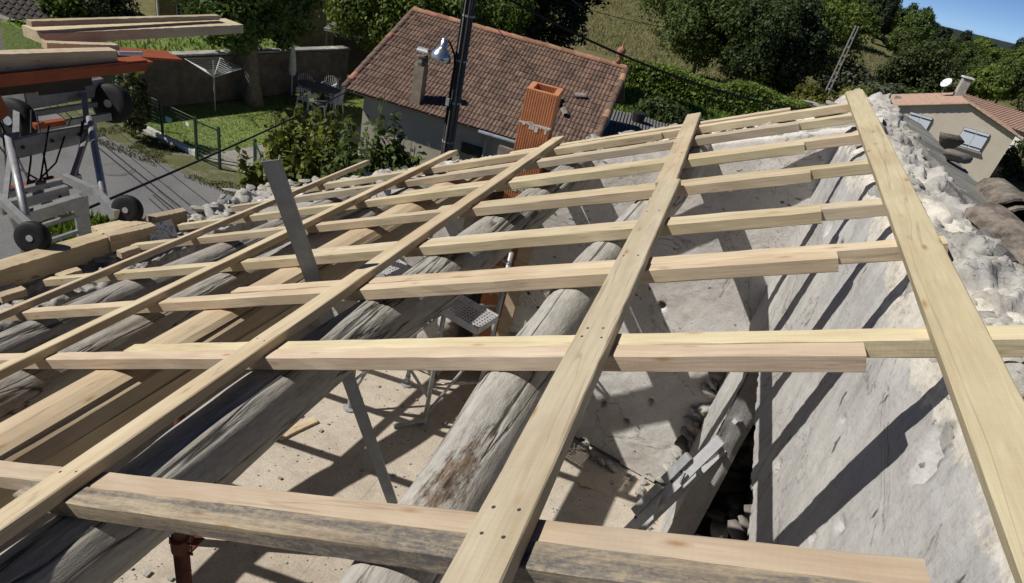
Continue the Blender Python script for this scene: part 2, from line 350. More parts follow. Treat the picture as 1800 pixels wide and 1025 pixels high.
def profile_wall(name, path, ys, mat, amps, seed, parent, fq=2.2, cut=None, ydir=True, holes=(), zoff=None, cells=None, skew=None):
    """a wall swept along ys; path: list of (a, z) across its thickness, resampled; amps: displacement per path point"""
    P = np.array([p[:2] for p in path], float); L = np.r_[0, np.cumsum(np.hypot(*np.diff(P, axis=0).T))]
    step = ys[1]-ys[0]; n = max(int(L[-1]/step), 8); t = np.linspace(0, L[-1], n)
    a = np.interp(t, L, P[:, 0]); z = np.interp(t, L, P[:, 1]); am = np.interp(t, L, amps)
    da, dz = np.gradient(a), np.gradient(z); l = np.hypot(da, dz)+1e-9; na, nz = -dz/l, da/l
    k = np.ones(5)/5; na = np.convolve(np.pad(na, 2, 'edge'), k, 'valid'); nz = np.convolve(np.pad(nz, 2, 'edge'), k, 'valid')
    Y = np.repeat(ys[:, None], n, 1); A = np.repeat(a[None], len(ys), 0); Z = np.repeat(z[None], len(ys), 0)
    if zoff is not None: Z = Z + zoff(Y)*np.clip((Z-(FLOOR))/1.0, 0, 1)
    Q = np.stack([A, Y, Z], -1)
    D = fbm(Q*fq, 5, seed, .55); D2 = np.abs(fbm(Q*9, 5, seed+9, .62)); lump = (D*.8 - D2*.9 + .3)
    disp = lump*am[None]
    if cells:
        ch, cg = worley(Q*np.array(cells), seed); n3 = fbm(Q*6, 4, seed+2, .6); n4 = np.abs(fbm(Q*17, 4, seed+4, .65)); n5 = fbm(Q*55, 3, seed+31, .7)
        n6 = fbm(Q*13+3, 4, seed+7, .6); disp = am[None]*(.80*n3 + .42*n6 - .35*n4 + .10*n5 + .22*(ch-.5) + .1)
        rs_ = np.random.default_rng(seed)
        for k_ in range(int((ys[-1]-ys[0])*3.5)):
            hy, ht, hr = rs_.uniform(ys[0], ys[-1]), rs_.uniform(t[-1]*.25, t[-1]*.85), rs_.uniform(.018, .05)
            disp = disp - 1.5*hr*np.exp(-(((Y-hy)/1.4)**2+(t[None]-ht)**2)**2/hr**4)*(am[None] > .02)
    for (hy, hz, hr, dep) in holes:
        d2 = ((Y-hy)**2 + (Z-hz)**2)/hr**2; disp = disp - dep*np.exp(-d2**3)
    A = A + na[None]*disp; Z = Z + nz[None]*disp; Y2 = Y + .5*am[None]*fbm(Q*4+5, 3, seed+3)
    W = np.stack([A, Y2, Z], -1) if ydir else np.stack([Y2, A, Z], -1)
    if skew is not None: W[..., 1] += skew(W[..., 0])
    keep = None
    if cut is not None:
        c = cut(Y, A, Z); keep = ~(c[:-1, :-1] | c[1:, 1:] | c[1:, :-1] | c[:-1, 1:])
    F = grid_faces(len(ys), n, keep)
    if ydir: F = F[:, ::-1]
    return mk(name, W.reshape(-1, 3), F, mat, parent, smooth=True)

# right-hand wall with a blocked doorway
rw = thing('plastered_wall', (.95, 2, FLOOR), 'tall grey plastered stone wall striped with rafter shadows, crumbling lime mortar on top', 'wall')
XW = .71; ZT = roofz(XW, -.075)
path = [(XW+.01, FLOOR-.1), (XW, 5.0), (XW, ZT-.25), (XW+.01, ZT-.06), (XW+.07, ZT+.0), (XW+.16, ZT+.0), (XW+.25, ZT-.02), (XW+.40, ZT-.14), (XW+.58, ZT-.28), (XW+.63, 5.0), (XW+.63, .0)]
amps = [.008, .005, .005, .012, .03, .05, .05, .05, .03, .03, .02]
ysr = np.arange(-1.6, 5.12, .016)
DY0, DY1, DZ = 1.2, 3.5, 5.60
def doorcut(Y, A, Z):
    e = .05*fbm(np.stack([Y*3, Z*3, Z*0], -1), 3, 77); return (Y > DY0+e) & (Y < DY1+e*.6) & (Z < DZ+e*1.2-.03*(Y-2)) & (A < XW+.1)
ENDR = lambda y: .07*np.exp(-((y-5.0)/.35)**2)
profile_wall('plaster_and_mortar', path, ysr, M_['plaster'], amps, 5, rw, cut=doorcut, zoff=ENDR,
   holes=[(1.40, 6.70, .03, .07), (1.38, 6.66, .03, .07), (1.36, 6.62, .026, .06), (1.0, 6.3, .02, .04), (1.2, 6.0, .016, .03), (.7, 6.25, .02, .04), (1.9, 6.35, .014, .03), (2.3, 6.45, .014, .03), (1.6, 6.1, .014, .03), (3.1, 6.0, .02, .04), (1.52, 6.25, .018, .04), (2.2, 5.85, .025, .04), (3.4, 6.5, .05, .07), (.95, 6.1, .02, .03), (.8, 5.7, .03, .04), (2.65, 6.1, .02, .03), (3.0, 6.52, .04, .06)])
# mortar cap sits over the head of the wall
path = [(XW+.03, ZT-.20), (XW+.012, ZT-.06), (XW+.06, ZT+.012), (XW+.15, ZT+.035), (XW+.24, ZT+.04), (XW+.34, ZT+.03), (XW+.42, ZT-.06)]
profile_wall('mortar_cap', path, np.arange(-1.0, 5.15, .010), M_['mortar'], [.006, .02, .045, .06, .06, .055, .03], 15, rw, fq=4.5, zoff=ENDR, cells=(17, 14, 17))
# reveal of the doorway: far jamb, soffit, rubble blocking behind
Xj, Zj = np.meshgrid(np.linspace(XW+.0, XW+.17, 14), np.linspace(FLOOR-.05, DZ+.12, 90), indexing='ij')
Yj = DY1 + .03*fbm(np.stack([Xj*3, Zj*1.2, Xj*0], -1), 4, 31) + .35*np.clip(Xj-XW-.13, 0, 1)
mk('door_jamb', np.stack([Xj, Yj, Zj], -1).reshape(-1, 3), grid_faces(14, 90), M_['plaster'], rw, smooth=True)
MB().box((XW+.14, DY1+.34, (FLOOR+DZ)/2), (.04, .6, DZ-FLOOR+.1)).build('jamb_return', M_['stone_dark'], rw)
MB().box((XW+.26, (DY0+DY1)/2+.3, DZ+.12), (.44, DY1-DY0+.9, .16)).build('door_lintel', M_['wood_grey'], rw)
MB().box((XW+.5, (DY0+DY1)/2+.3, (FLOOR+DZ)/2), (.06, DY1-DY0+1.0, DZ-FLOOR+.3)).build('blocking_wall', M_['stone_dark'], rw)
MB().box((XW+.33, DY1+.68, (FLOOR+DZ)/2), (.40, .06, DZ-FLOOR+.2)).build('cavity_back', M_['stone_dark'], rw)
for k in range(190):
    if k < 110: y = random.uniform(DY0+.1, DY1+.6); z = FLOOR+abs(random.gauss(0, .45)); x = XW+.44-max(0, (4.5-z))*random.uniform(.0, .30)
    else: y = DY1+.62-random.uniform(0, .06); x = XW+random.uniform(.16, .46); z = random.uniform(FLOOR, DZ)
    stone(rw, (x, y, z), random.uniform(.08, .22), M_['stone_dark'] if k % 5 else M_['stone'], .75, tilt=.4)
# stones bedded in the top
for k in range(34):
    y = random.uniform(-.2, 5.1); x = XW+random.uniform(.02, .33); prof = ZT-.005 - 1.0*max(0, x-XW-.22) - .5*max(0, XW+.08-x)
    stone(rw, (x, y, prof+random.uniform(-.02, .03)+float(ENDR(y))), random.uniform(.03, .10), M_['mortar'] if random.random() < .35 else M_['stone'], .7, tilt=.9)
# gable wall at the back, with the chase for the flue
gw = thing('gable_wall', (-1.2, 4.7, FLOOR), 'stained plaster gable wall at the far end of the attic under the log ends', 'wall')
YG = 4.40
GSK = lambda x: -.17*np.clip(x+.3, 0, 2)          # the wall runs slightly skew to the purlins
def gable(x0, x1, nm, seed, holes=(), cut=None):
    xs = np.arange(x0, x1, .016)
    base = roofz(x0)
    path = [(YG, FLOOR-.1), (YG, 4.6), (YG, base-.25), (YG+.02, base-.12), (YG+.1, base-.085), (YG+.3, base-.08), (YG+.55, base-.10), (YG+.66, base-.2), (YG+.68, 3.0), (YG+.68, 0.0)]
    am = [.008, .005, .005, .01, .025, .03, .03, .03, .03, .02]
    slope = lambda X: (roofz(0)*0 + (X-x0)*SN/CS)
    P = profile_wall(nm, path, xs, M_['plaster_far'], am, seed, gw, ydir=False, holes=holes, zoff=lambda X: slope(X)-.0, skew=GSK, cut=lambda Y, A, Z: (Z < FLOOR+.012+.035*fbm(np.stack([Y*6, Y*0, Y*0], -1), 4, 9)) & (A < YG+.1))
    capp = [(YG+.03, base-.16), (YG+.06, base-.10), (YG+.2, base-.07), (YG+.4, base-.07), (YG+.58, base-.09), (YG+.7, base-.2)]
    profile_wall('mortar_cap', capp, np.arange(x0+.02, x1-.02, .014), M_['mortar'], [.01, .03, .045, .045, .04, .02], seed+60, gw, ydir=False, zoff=lambda X: slope(X), cells=(7, 8, 12), skew=GSK)
    return P
gable(-1.02, .9, 'plaster', 21, holes=[(.10, 5.24, .027, .13), (.30, 4.40, .024, .13), (.18, 4.10, .024, .12), (-.05, 4.15, .02, .10), (-.35, 5.0, .024, .1), (.5, 5.0, .022, .1), (-.6, 5.6, .03, .1)])
gable(-3.75, -1.62, 'plaster', 22, holes=[(-2.4, 4.6, .05, .08)])
for sx in (-1.62, -1.02):       # cheeks of the chase
    Y_, Z_ = np.meshgrid(np.linspace(YG+.01, YG+.66, 22), np.linspace(FLOOR-.05, roofz(sx)-.08, 70), indexing='ij')
    X_ = sx + .05*fbm(np.stack([Y_*3, Z_*3, Y_*0+sx], -1), 4, 41)
    mk('chase_cheek', np.stack([X_, Y_, Z_], -1).reshape(-1, 3), grid_faces(22, 70), M_['mortar'], gw, smooth=True)
MB().box((-1.32, YG+.66, 4.0), (.7, .04, 3.6)).build('chase_back', M_['stone_dark'], gw)
for k in range(46):
    sx = random.choice((-1.62, -1.02)); stone(gw, (sx+random.uniform(-.04, .05), YG+random.uniform(-.01, .1), random.uniform(FLOOR, roofz(sx)-.1)), random.uniform(.08, .17), M_['mortar'], .7)
for k in range(50):
    x = random.uniform(-3.7, .75)
    if -1.62 < x < -1.02: continue
    stone(gw, (x, YG+random.uniform(.05, .66), roofz(x)-random.uniform(.06, .10)), random.uniform(.05, .15), M_['stone'] if random.random() < .5 else M_['mortar'], .40, tilt=.25)
for k in range(40):                # broken corner between the two walls
    z = random.uniform(FLOOR, 5.3); stone(gw, (XW-.02+random.uniform(-.06, .02), YG-.17-random.uniform(0, .06), z), random.uniform(.05, .12), M_['mortar'] if k % 3 else M_['stone_dark'], .8)

# eave wall on the street side
ew = thing('eave_wall', (-3.8, 2, FLOOR), 'low rubble eave wall of flat pale stones along the street side', 'wall')
ZE = 4.70
path = [(-3.55, FLOOR-.1), (-3.55, ZE-.12), (-3.60, ZE), (-3.75, ZE+.02), (-3.95, ZE+.0), (-4.04, ZE-.1), (-4.06, 3.0), (-4.06, 0.0)]
profile_wall('rubble_core', path[::-1], np.arange(-1.6, 5.15, .016), M_['mortar'], [.02, .02, .05, .06, .06, .04, .03, .02][::1], 51, ew, cells=(9, 5.5, 16))
for k in range(95):
    y = random.uniform(-.2, 5.2); x = random.uniform(-4.07, -3.62)
    stone(ew, (x, y, ZE+random.uniform(-.015, .05)), random.uniform(.05, .13), M_['stone'] if random.random() < .75 else M_['mortar'], .36, tilt=.3)
nw = MB().box((-1.5, -1.85, 3.4), (5.6, .5, 6.2)).build('added_shade_wall', M_['mortar'])  # out-of-view wall, added to keep open sky light out of the attic
tag(nw, 'unseen mortared wall added at the near end of the attic to darken it', 'wall')

# ------------------------------------------------------------------ logs and squared beam
def log(name, label, st, mat, seed, top=-.052, cracks=3):
    st = np.array(st, float); L0 = roof(st[0][0], st[0][1], top-st[0][2]); L1 = roof(st[-1][0], st[-1][1], top-st[-1][2])
    Mx = frame(L0, L1-L0, NV); inv = Mx.inverted(); n = 150; k = 72
    ww = np.linspace(st[0][1], st[-1][1], n); uu = np.interp(ww, st[:, 1], st[:, 0]); rr = np.interp(ww, st[:, 1], st[:, 2])
    ker = np.ones(15)/15; sm = lambda a: np.convolve(np.pad(a, 7, 'edge'), ker, 'valid'); uu, rr = sm(uu), sm(rr); wob_ = np.stack([ww*1.3, ww*0+seed, ww*0], -1); uu = uu + .024*fbm(wob_, 2, seed); rr = rr*(1+.06*fbm(wob_*2.2, 2, seed+2))
    C = np.array([inv @ roof(u, w_, top-r) for u, w_, r in zip(uu, ww, rr)])
    th = np.linspace(0, 2*pi, k, endpoint=False); X = np.repeat(C[:, 0][:, None], k, 1)
    T = np.repeat(th[None], n, 0); Rr = np.repeat(rr[:, None], k, 1)
    Q = np.stack([X*1.6, np.cos(T)*1.2, np.sin(T)*1.2], -1)
    f = 1 + .075*fbm(Q+seed, 4, seed) + .012*fbm(np.stack([X*2, np.cos(T)*7, np.sin(T)*7], -1), 3, seed+5)
    rs = np.random.default_rng(seed)
    for c in range(cracks):
        t0 = rs.uniform(.35, pi-.2) if c < cracks-1 else rs.uniform(0, 6.28); wob = t0 + .35*fbm(np.stack([X[:, 0]*1.1, X[:, 0]*0+c*7, X[:, 0]*0], -1), 3, seed+20+c) + rs.uniform(-.15, .15)*X[:, 0]
        wid = .05*(.6+.5*vn(np.stack([X[:, 0]*2.3, X[:, 0]*0+c, X[:, 0]*0], -1), seed+40)); d = (T-wob[:, None]+pi) % (2*pi)-pi
        f = f - .13*np.clip(wid[:, None]*12, .2, 1)*np.exp(-(d/np.clip(wid[:, None], .03, 1))**2)
    V = np.stack([X, C[:, 1][:, None]+Rr*f*np.cos(T), C[:, 2][:, None]+Rr*f*np.sin(T)], -1).reshape(-1, 3)
    i = np.arange(n-1)[:, None]*k + np.arange(k)[None]; j = np.arange(n-1)[:, None]*k + (np.arange(k)[None]+1) % k
    F = np.stack([i, j, j+k, i+k], -1).reshape(-1, 4)
    o = mk(name, V, F, mat, None, Mx, True); tag(o, label, 'log', 'old log purlins under the rafters')
    for e, idx in ((0, 0), (1, n-1)):
        ring = V[idx*k:(idx+1)*k]; mk('cut_end', np.vstack([ring, ring.mean(0)]), [(a, (a+1) % k, k) for a in range(k)], mat, o, Mx)
    return o
lm = log_mat('grey_log')
log('log_purlin', 'weathered grey log purlin with a crumbling rotten patch, nearest the plastered wall', [(-.79, -.7, .092), (-.765, .94, .094), (-.745, 1.5, .097), (-.715, 2.4, .10), (-.61, 3.3, .10), (-.51, 4.6, .10)], log_mat('rotten_grey_log', (1.62, .02, .06)), 11, cracks=5)
log('log_purlin', 'thick cracked grey log purlin between the squared beam and the rotten-patched log', [(-1.84, -.7, .118), (-1.68, 1.3, .120), (-1.595, 2.0, .118), (-1.525, 2.66, .12), (-1.445, 3.28, .115), (-1.35, 4.6, .105)], lm, 23, cracks=4)
log('log_purlin', 'slim grey log purlin just left of the squared beam', [(-3.25, -.7, .105), (-3.07, 1.66, .100), (-2.98, 2.1, .098), (-2.82, 2.9, .10), (-2.55, 4.6, .10)], lm, 37, cracks=3)
log('log_purlin', 'slim grey log purlin closest to the street eave', [(-3.98, -.7, .105), (-3.92, 1.7, .105), (-3.80, 2.4, .10), (-3.60, 2.9, .10), (-3.30, 4.6, .095)], lm, 41, cracks=3)
# squared beam: chamfered section
b0, b1 = roof(-2.66, -.7, -.055), roof(-2.27, 4.6, -.055); Mb = frame(b0, b1-b0, NV)
sec = [(.06, 0), (-.05, 0), (-.10, -.022), (-.118, -.045), (-.112, -.049), (-.121, -.052), (-.135, -.07), (-.145, -.128), (-.138, -.131), (-.145, -.134), (-.13, -.195), (-.085, -.24), (-.02, -.255), (.05, -.245), (.10, -.205), (.125, -.145), (.125, -.07), (.10, -.022)]
L = (b1-b0).length; nS = 40; Vb = []
for i in range(nS+1):
    for k, (y, z) in enumerate(sec): Vb.append((L*i/nS, y+.004*math.sin(i*.3+k*2), z+(.004*math.sin(i*.25+k*1.3) if z < 0 else 0)))
ns = len(sec); Fb = [(i*ns+k, i*ns+(k+1) % ns, (i+1)*ns+(k+1) % ns, (i+1)*ns+k) for i in range(nS) for k in range(ns)]
Fb += [tuple(range(ns-1, -1, -1)), tuple(nS*ns+k for k in range(ns))]
bm_ = mk('squared_beam', Vb, Fb, M_['wood_beam'], None, Mb); tag(bm_, 'big new yellowish squared beam with chamfered edges among the grey logs', 'beam')
# ------------------------------------------------------------------ sawn rafters and boards
def timber(name, a, b, wd, th, mat, upv=NV, label=None, cat=None, group=None, seed=0, nseg=44, jit=.0017, parent=None, bow=.0):
    """top centre line a -> b, hangs th below it"""
    a = V3(a); b = V3(b); L = (b-a).length; Mx = frame(a, b-a, upv); c = .0035; h = wd/2; rs = np.random.default_rng(seed+100)
    sec = [(h-c, 0), (-h+c, 0), (-h, -c), (-h, -th+c), (-h+c, -th), (h-c, -th), (h, -th+c), (h, -c)]; V = []; p1, p2 = rs.uniform(0, 6, 2)
    for i in range(nseg+1):
        t = i/nseg; oy = bow*math.sin(pi*t)+jit*math.sin(t*5+p1); oz = -abs(jit)*.4*(1+math.sin(t*4+p2)); j = rs.normal(0, jit*.4, (8, 2))
        for k, (y, z) in enumerate(sec): V.append((L*t, y+oy+j[k, 0], z+oz+j[k, 1]))
    F = [(i*8+k, i*8+(k+1) % 8, (i+1)*8+(k+1) % 8, (i+1)*8+k) for i in range(nseg) for k in range(8)]
    F += [tuple(range(7, -1, -1)), tuple(nseg*8+k for k in range(8))]
    o = mk(name, V, F, mat, parent, Mx)
    return tag(o, label, cat, group)
RT = .05
ORD = ['first', 'second', 'third', 'fourth', 'fifth', 'sixth', 'seventh', 'eighth']
# row: lower piece (uL, wL, uR, wR), upper piece (uL, wL, uR, wR)
rows = [((-1.87, .715, 1.2, .712), (-3.6, .775, .16, .772)),
        ((-3.9, 1.415, .152, 1.412), (-2.44, 1.476, .60, 1.474)),
        ((-4.5, 1.92, .142, 1.995), (-2.40, 2.025, .43, 2.045)),
        ((-4.58, 2.475, .124, 2.445), (-2.41, 2.535, .44, 2.475)),
        ((-4.52, 3.115, .115, 3.005), (-1.84, 3.125, .45, 3.035)),
        ((-4.55, 3.585, .112, 3.555), (-2.4, 3.640, .46, 3.605)),
        ((-4.4, 4.03, .105, 4.115), (-2.3, 4.13, .47, 4.15)),
        ((-4.2, 4.42, -.75, 4.47), (-2.35, 4.49, .46, 4.50))]
mats_r = ['wood', 'wood_pink', 'wood', 'wood_pale', 'wood', 'wood_lime', 'wood_ash', 'wood']
mats_f = ['wood_pink', 'wood_lime', 'wood', 'wood_ash', 'wood_pale', 'wood', 'wood_lime', 'wood_pale']
for i, (n_, f_) in enumerate(rows):
    who = 'rafter row counted from the camera'
    la = ('mould-blackened pine rafter in the nearest row' if i == 0 else 'yellow pine rafter stopping short of the plastered wall, %s row from the camera' % ORD[i])
    lb = ('clean pinkish pine rafter behind the mouldy one in the nearest row' if i == 0 else 'yellow pine rafter bearing on the plastered wall, %s row from the camera' % ORD[i])
    d = .0025*((i % 3)-1)
    timber('rafter', roof(n_[0], n_[1]), roof(n_[2], n_[3]), .0595, RT, M_['wood_mould'] if i == 0 else M_[mats_r[i]], label=la, cat='rafter', group='sawn roof rafters', seed=i)
    timber('rafter', roof(f_[0], f_[1], d), roof(f_[2], f_[3], d), .0595, RT, M_[mats_f[i]], label=lb, cat='rafter', group='sawn roof rafters', seed=i+50)
timber('rafter', roof(-1.95, 4.585), roof(.07, 4.64), .058, RT, M_['wood'], label='short yellow pine rafter lying beyond the eighth row on the gable wall', cat='rafter', group='sawn roof rafters', seed=77)
BT = .036
def board(a, b, wd, th, mat, label, seed, screws=(), n=0.0):
    o = timber('batten_board', roof(*a, th+n), roof(*b, th+n), wd, th, mat, label=label, cat='board', group='boards nailed across the rafters', seed=seed, jit=.001)
    L = math.dist(a, b)
    for s in screws:
        for k in (-.25, .25):
            M = WM[o.name] @ Matrix.Translation((s+random.uniform(-.012, .012), wd*k+random.uniform(-.006, .006), -.0015))
            MB().lathe([(.0035, -.004), (.0042, .0012), (.003, .0022)], 8).build('screw', M_['dark_hole'], o, M)
    return o
board((-4.02, .9), (-3.66, 5.1), .062, .040, M_['wood'], 'narrow tan batten closest to the street eave', 201)
board((-2.98, .5), (-2.60, 4.88), .085, .038, M_['wood_pale'], 'pale narrow board second from the street eave', 202)
board((-1.72, .25), (-1.59, 4.74), .098, .036, M_['wood_pale'], 'pale board crossing the rafters above the squared beam and thick log', 203, screws=(.5, 1.2))
board((-.482, .1), (-.492, 2.98), .103, .036, M_['wood_ash'], 'near greyish board down the middle with dark screw heads', 204, screws=(.35, .62, .68, 1.32, 1.38, 1.9, 2.4))
board((-.513, 2.984), (-.570, 4.86), .100, .030, M_['wood'], 'far yellow board lapped onto the near middle board', 205)
board((.300, .55), (.452, 4.72), .100, .036, M_['wood_lime'], 'pale knotty board along the top of the plastered wall', 206)
# ------------------------------------------------------------------ terracotta flue
ch = thing('block_chimney', (-1.34, 4.86, FLOOR), 'orange ribbed terracotta block chimney with a white mortar joint', 'chimney')
Mc = Matrix.Translation((-1.325, 4.86, 0)) @ Matrix.Rotation(rad(9), 4, 'Z')
cw, cdp = .25, .31
def flue_block(z0, z1):
    P = []                                    # ribbed outline on the two long faces, smooth on the others
    nr = 13
    def side(a, b, nrm, ribs):
        a = Vector(a); b = Vector(b); nrm = Vector(nrm)
        if not ribs: P.append(a); return
        for i in range(nr):
            for t, dpt in ((.0, 0), (.55, 0), (.62, -.005), (.93, -.005)): P.append(a+(b-a)*((i+t)/nr)+nrm*dpt)
    x, y = cw/2, cdp/2
    side((-x, -y), (x, -y), (0, -1), True); side((x, -y), (x, y), (1, 0), False); side((x, y), (-x, y), (0, 1), True); side((-x, y), (-x, -y), (-1, 0), False)
    n = len(P); inr = [Vector((p.x*.66, p.y*.70)) for p in P]
    V = [(p.x, p.y, z0) for p in P]+[(p.x, p.y, z1) for p in P]+[(p.x, p.y, z1) for p in inr]+[(p.x, p.y, z0+.02) for p in inr]
    F = []
    for i in range(n):
        j = (i+1) % n; F += [(i, j, n+j, n+i), (n+i, n+j, 2*n+j, 2*n+i), (2*n+i, 2*n+j, 3*n+j, 3*n+i)]
    return V, F
zs = np.arange(FLOOR, 6.3, .245); ztop = 6.47
zz = [6.42-.262*k for k in range(11)]
for a, b in zip(zz[1:], zz[:-1]):
    V, F = flue_block(a+.012, b); mk('flue_block', V, F, M_['terracotta'], ch, Mc)
    mb = MB().box((0, 0, a+.004), (cw+.004, cdp+.004, .015))
    for k in range(16):
        t = random.random(); sx = random.choice((-1, 1)); sy = random.choice((-1, 1))
        if random.random() < .6: mb.box(((t-.5)*cw, -cdp/2, a+random.uniform(-.03, .01)), (.03*random.random()+.012, .006, random.uniform(.01, .045)))
        else: mb.box((cw/2, (t-.5)*cdp, a+random.uniform(-.015, .012)), (.006, .03, .02))
    mb.build('mortar_joint', flat_mat('white_mortar', (.66, .64, .60), .9, var=.2), ch, Mc)
# weathered post and iron bar next to the flue
pst = MB(); pst.bar((-1.08, 4.40, FLOOR), (-1.05, 4.42, 5.55), .12, .10, (1, 0, 0))
tag(pst.build('timber_post', M_['wood_beam']), 'brown timber post standing beside the ribbed flue', 'post')
tag(MB().tube([(-1.0, 4.30, 5.02), (-.70, 3.95, 5.03)], .011).build('iron_bar', M_['dark_hole']), 'thin dark iron bar sticking out between flue and log', 'bar')

# ------------------------------------------------------------------ scaffold inside
sc = thing('scaffold_tower', (-1.3, 3.8, FLOOR), 'small galvanised scaffold tower with perforated deck inside the attic', 'scaffold')
cor = [(-1.42, 3.80), (-1.08, 4.08), (-2.05, 3.62), (-1.80, 4.18)]
for x, y in cor: MB().tube([(x, y, FLOOR+.02), (x, y, 5.36 if y > 4.05 else 5.22)], .02, 10).build('upright', M_['steel'], sc, smooth=True)
for x, y in cor: MB().lathe([(.06, 0), (.06, .012), (.024, .016), (.024, .1)], 12, Matrix.Translation((x, y, FLOOR+.004))).build('base_plate', M_['steel'], sc)
def brace(a, b, za, zb, r=.013): MB().tube([(*a, FLOOR+za), (*b, FLOOR+zb)], r, 8).build('brace', M_['steel'], sc, smooth=True)
brace(cor[0], cor[1], .12, .95); brace(cor[0], cor[2], .3, 1.2); brace(cor[2], cor[0], .3, 1.2); brace(cor[2], cor[3], .15, 1.1)
for zz_ in (.45, .85, 1.25): MB().tube([(*cor[0], FLOOR+zz_), (*cor[1], FLOOR+zz_)], .012).build('rung', M_['steel'], sc, smooth=True)
MB().tube([(-1.30, 3.9, 5.44), (-.98, 3.72, 5.46)], .013).build('guard_rail', M_['steel'], sc)
MB().tube([(-1.42, 3.80, FLOOR+.05), (-1.62, 3.62, FLOOR+.02)], .02).build('outrigger', M_['steel'], sc)
# perforated deck: plate with real holes
dk = MB(); d0 = Vector((-2.0, 3.72, 5.10)); dx = Vector((1.03, -.24, 0)); L_ = dx.length; Md = frame(d0, dx, (0, 0, 1))
nx, ny = 40, 8; cx, cy = L_/nx, .24/ny
for i in range(nx):
    for j in range(ny):
        x0, y0 = i*cx, (j-ny/2)*cy; g = .28; X_ = [x0, x0+cx*g, x0+cx*(1-g), x0+cx]; Y_ = [y0, y0+cy*g, y0+cy*(1-g), y0+cy]
        V = [(a, b, 0) for a in X_ for b in Y_]; dk.add(V, [(p*4+q, (p+1)*4+q, (p+1)*4+q+1, p*4+q+1) for p in range(3) for q in range(3) if not (p == 1 and q == 1)])
for s in (-1, 1): dk.box((L_/2, s*.125, -.02), (L_, .006, .055))
dk.box((L_, 0, -.02), (.006, .24, .055)); dk.build('deck', M_['alu'], sc, Md)

# steel straightedge leaning out through the rafters
q1 = Vector((-1.466, 2.122, CAMZ-1.591)); q2 = Vector((-1.172, 2.879, FLOOR)); q0 = q1+(q1-q2)*.262
sr = thing('steel_channel', q2, 'long dull grey steel channel leaning up out of the attic between the rafters', 'rail')
Ms = frame(q0, q2-q0, (.5, -1, .3)); Ls = (q2-q0).length
MB().box((Ls/2, 0, 0), (Ls, .062, .004)).build('web', M_['grey_steel'], sr, Ms)
for s in (-1, 1): MB().box((Ls/2, s*.032, -.013), (Ls, .004, .030)).build('flange', M_['grey_steel'], sr, Ms)

# props
def prop(x, y, ztop, label):
    t = thing('steel_prop', (x, y, FLOOR), label, 'prop', 'red telescopic props')
    MB().tube([(x, y, FLOOR+.01), (x, y, ztop-.35)], .03, 14).build('outer_tube', M_['red_prop'], t, smooth=True)
    MB().tube([(x, y, ztop-.36), (x, y, ztop)], .024, 14).build('inner_tube', M_['red_prop'], t, smooth=True)
    MB().lathe([(.036, 0), (.036, .07)], 14, Matrix.Translation((x, y, ztop-.40))).build('collar', M_['red_prop'], t)
    for s in (-1, 1): MB().tube([(x, y, ztop-.34), (x+s*.055, y, ztop-.34), (x+s*.055, y, ztop-.40), (x+s*.03, y, ztop-.40)], .005, 6).build('handle', M_['red_prop'], t)
    MB().box((x, y, ztop), (.12, .12, .008)).build('head_plate', M_['red_prop'], t); MB().box((x, y, FLOOR+.004), (.12, .12, .008)).build('base_plate', M_['red_prop'], t)
prop(-1.37, 1.20, 5.5, 'rusty red telescopic prop under the mouldy front rafter')
prop(-2.20, 2.0, roofz(-2.05)-.33, 'rusty red telescopic prop under the squared beam')
# offcuts on the floor
sp = [((-2.26, 3.18), 70, .34, .075), ((-1.0, 2.2), 20, .22, .05), ((.05, 3.9), 15, .10, .04), ((-2.9, 2.4), 100, .6, .1), ((-3.0, 3.1), 60, .7, .09)]
lbs = ['short pale board offcut lying on the attic floor beside the thick log', 'small wood chip on the attic floor in front of the scaffold', 'tiny yellow wood scrap on the floor near the gable wall', 'pale board offcut on the attic floor under the squared beam', 'long board offcut in the shaded attic corner under the slim log']
for ((x, y), a, l, wd), lb in zip(sp, lbs):
    dx = Vector((cos(rad(a)), sin(rad(a)), 0)); p = Vector((x, y, FLOOR+.024))
    timber('board_offcut', p-dx*l/2, p+dx*l/2, wd, .022, M_['wood'], (0, 0, 1), lb, 'board', seed=int(l*100))
# grit and chips
mb = MB()
for k in range(1500):
    x, y = random.uniform(-3.4, .65), random.uniform(.3, 4.3); s = random.uniform(.003, .012) if random.random() < .9 else random.uniform(.012, .028); mb.box((x, y, FLOOR+s*.3), (s, s*random.uniform(.5, 1.5), s*.6), None)
tag(mb.build('grit', M_['mortar']), 'scattered grit and plaster crumbs on the attic floor', 'grit', kind='stuff')

# rubble fallen along the foot of the walls
rb = [(x_, 4.36-.17*max(0, x_+.3)-abs(random.gauss(0, .07))) for x_ in [random.uniform(-.9, .62) for k in range(46)]]+[(.66-abs(random.gauss(0, .08)), random.uniform(3.4, 4.18)) for k in range(40)]+[(random.uniform(-3.4, -2.6), random.uniform(2.6, 4.2)) for k in range(26)]
for k, (x, y) in enumerate(rb):
    s_ = random.uniform(.02, .085); o = stone(None, (x, y, FLOOR+s_*.3), s_, M_['mortar'] if k % 3 else M_['stone'], .8); o.name = 'fallen_stone'
    tag(o, ('small grey rubble lump at the foot of the gable wall', 'small grey rubble lump in the corner by the door jamb', 'small grey rubble lump in the shaded eave corner')[0 if k < 46 else 1 if k < 86 else 2], 'stone', ('rubble along the gable wall', 'rubble by the door jamb', 'rubble in the eave corner')[0 if k < 46 else 1 if k < 86 else 2])
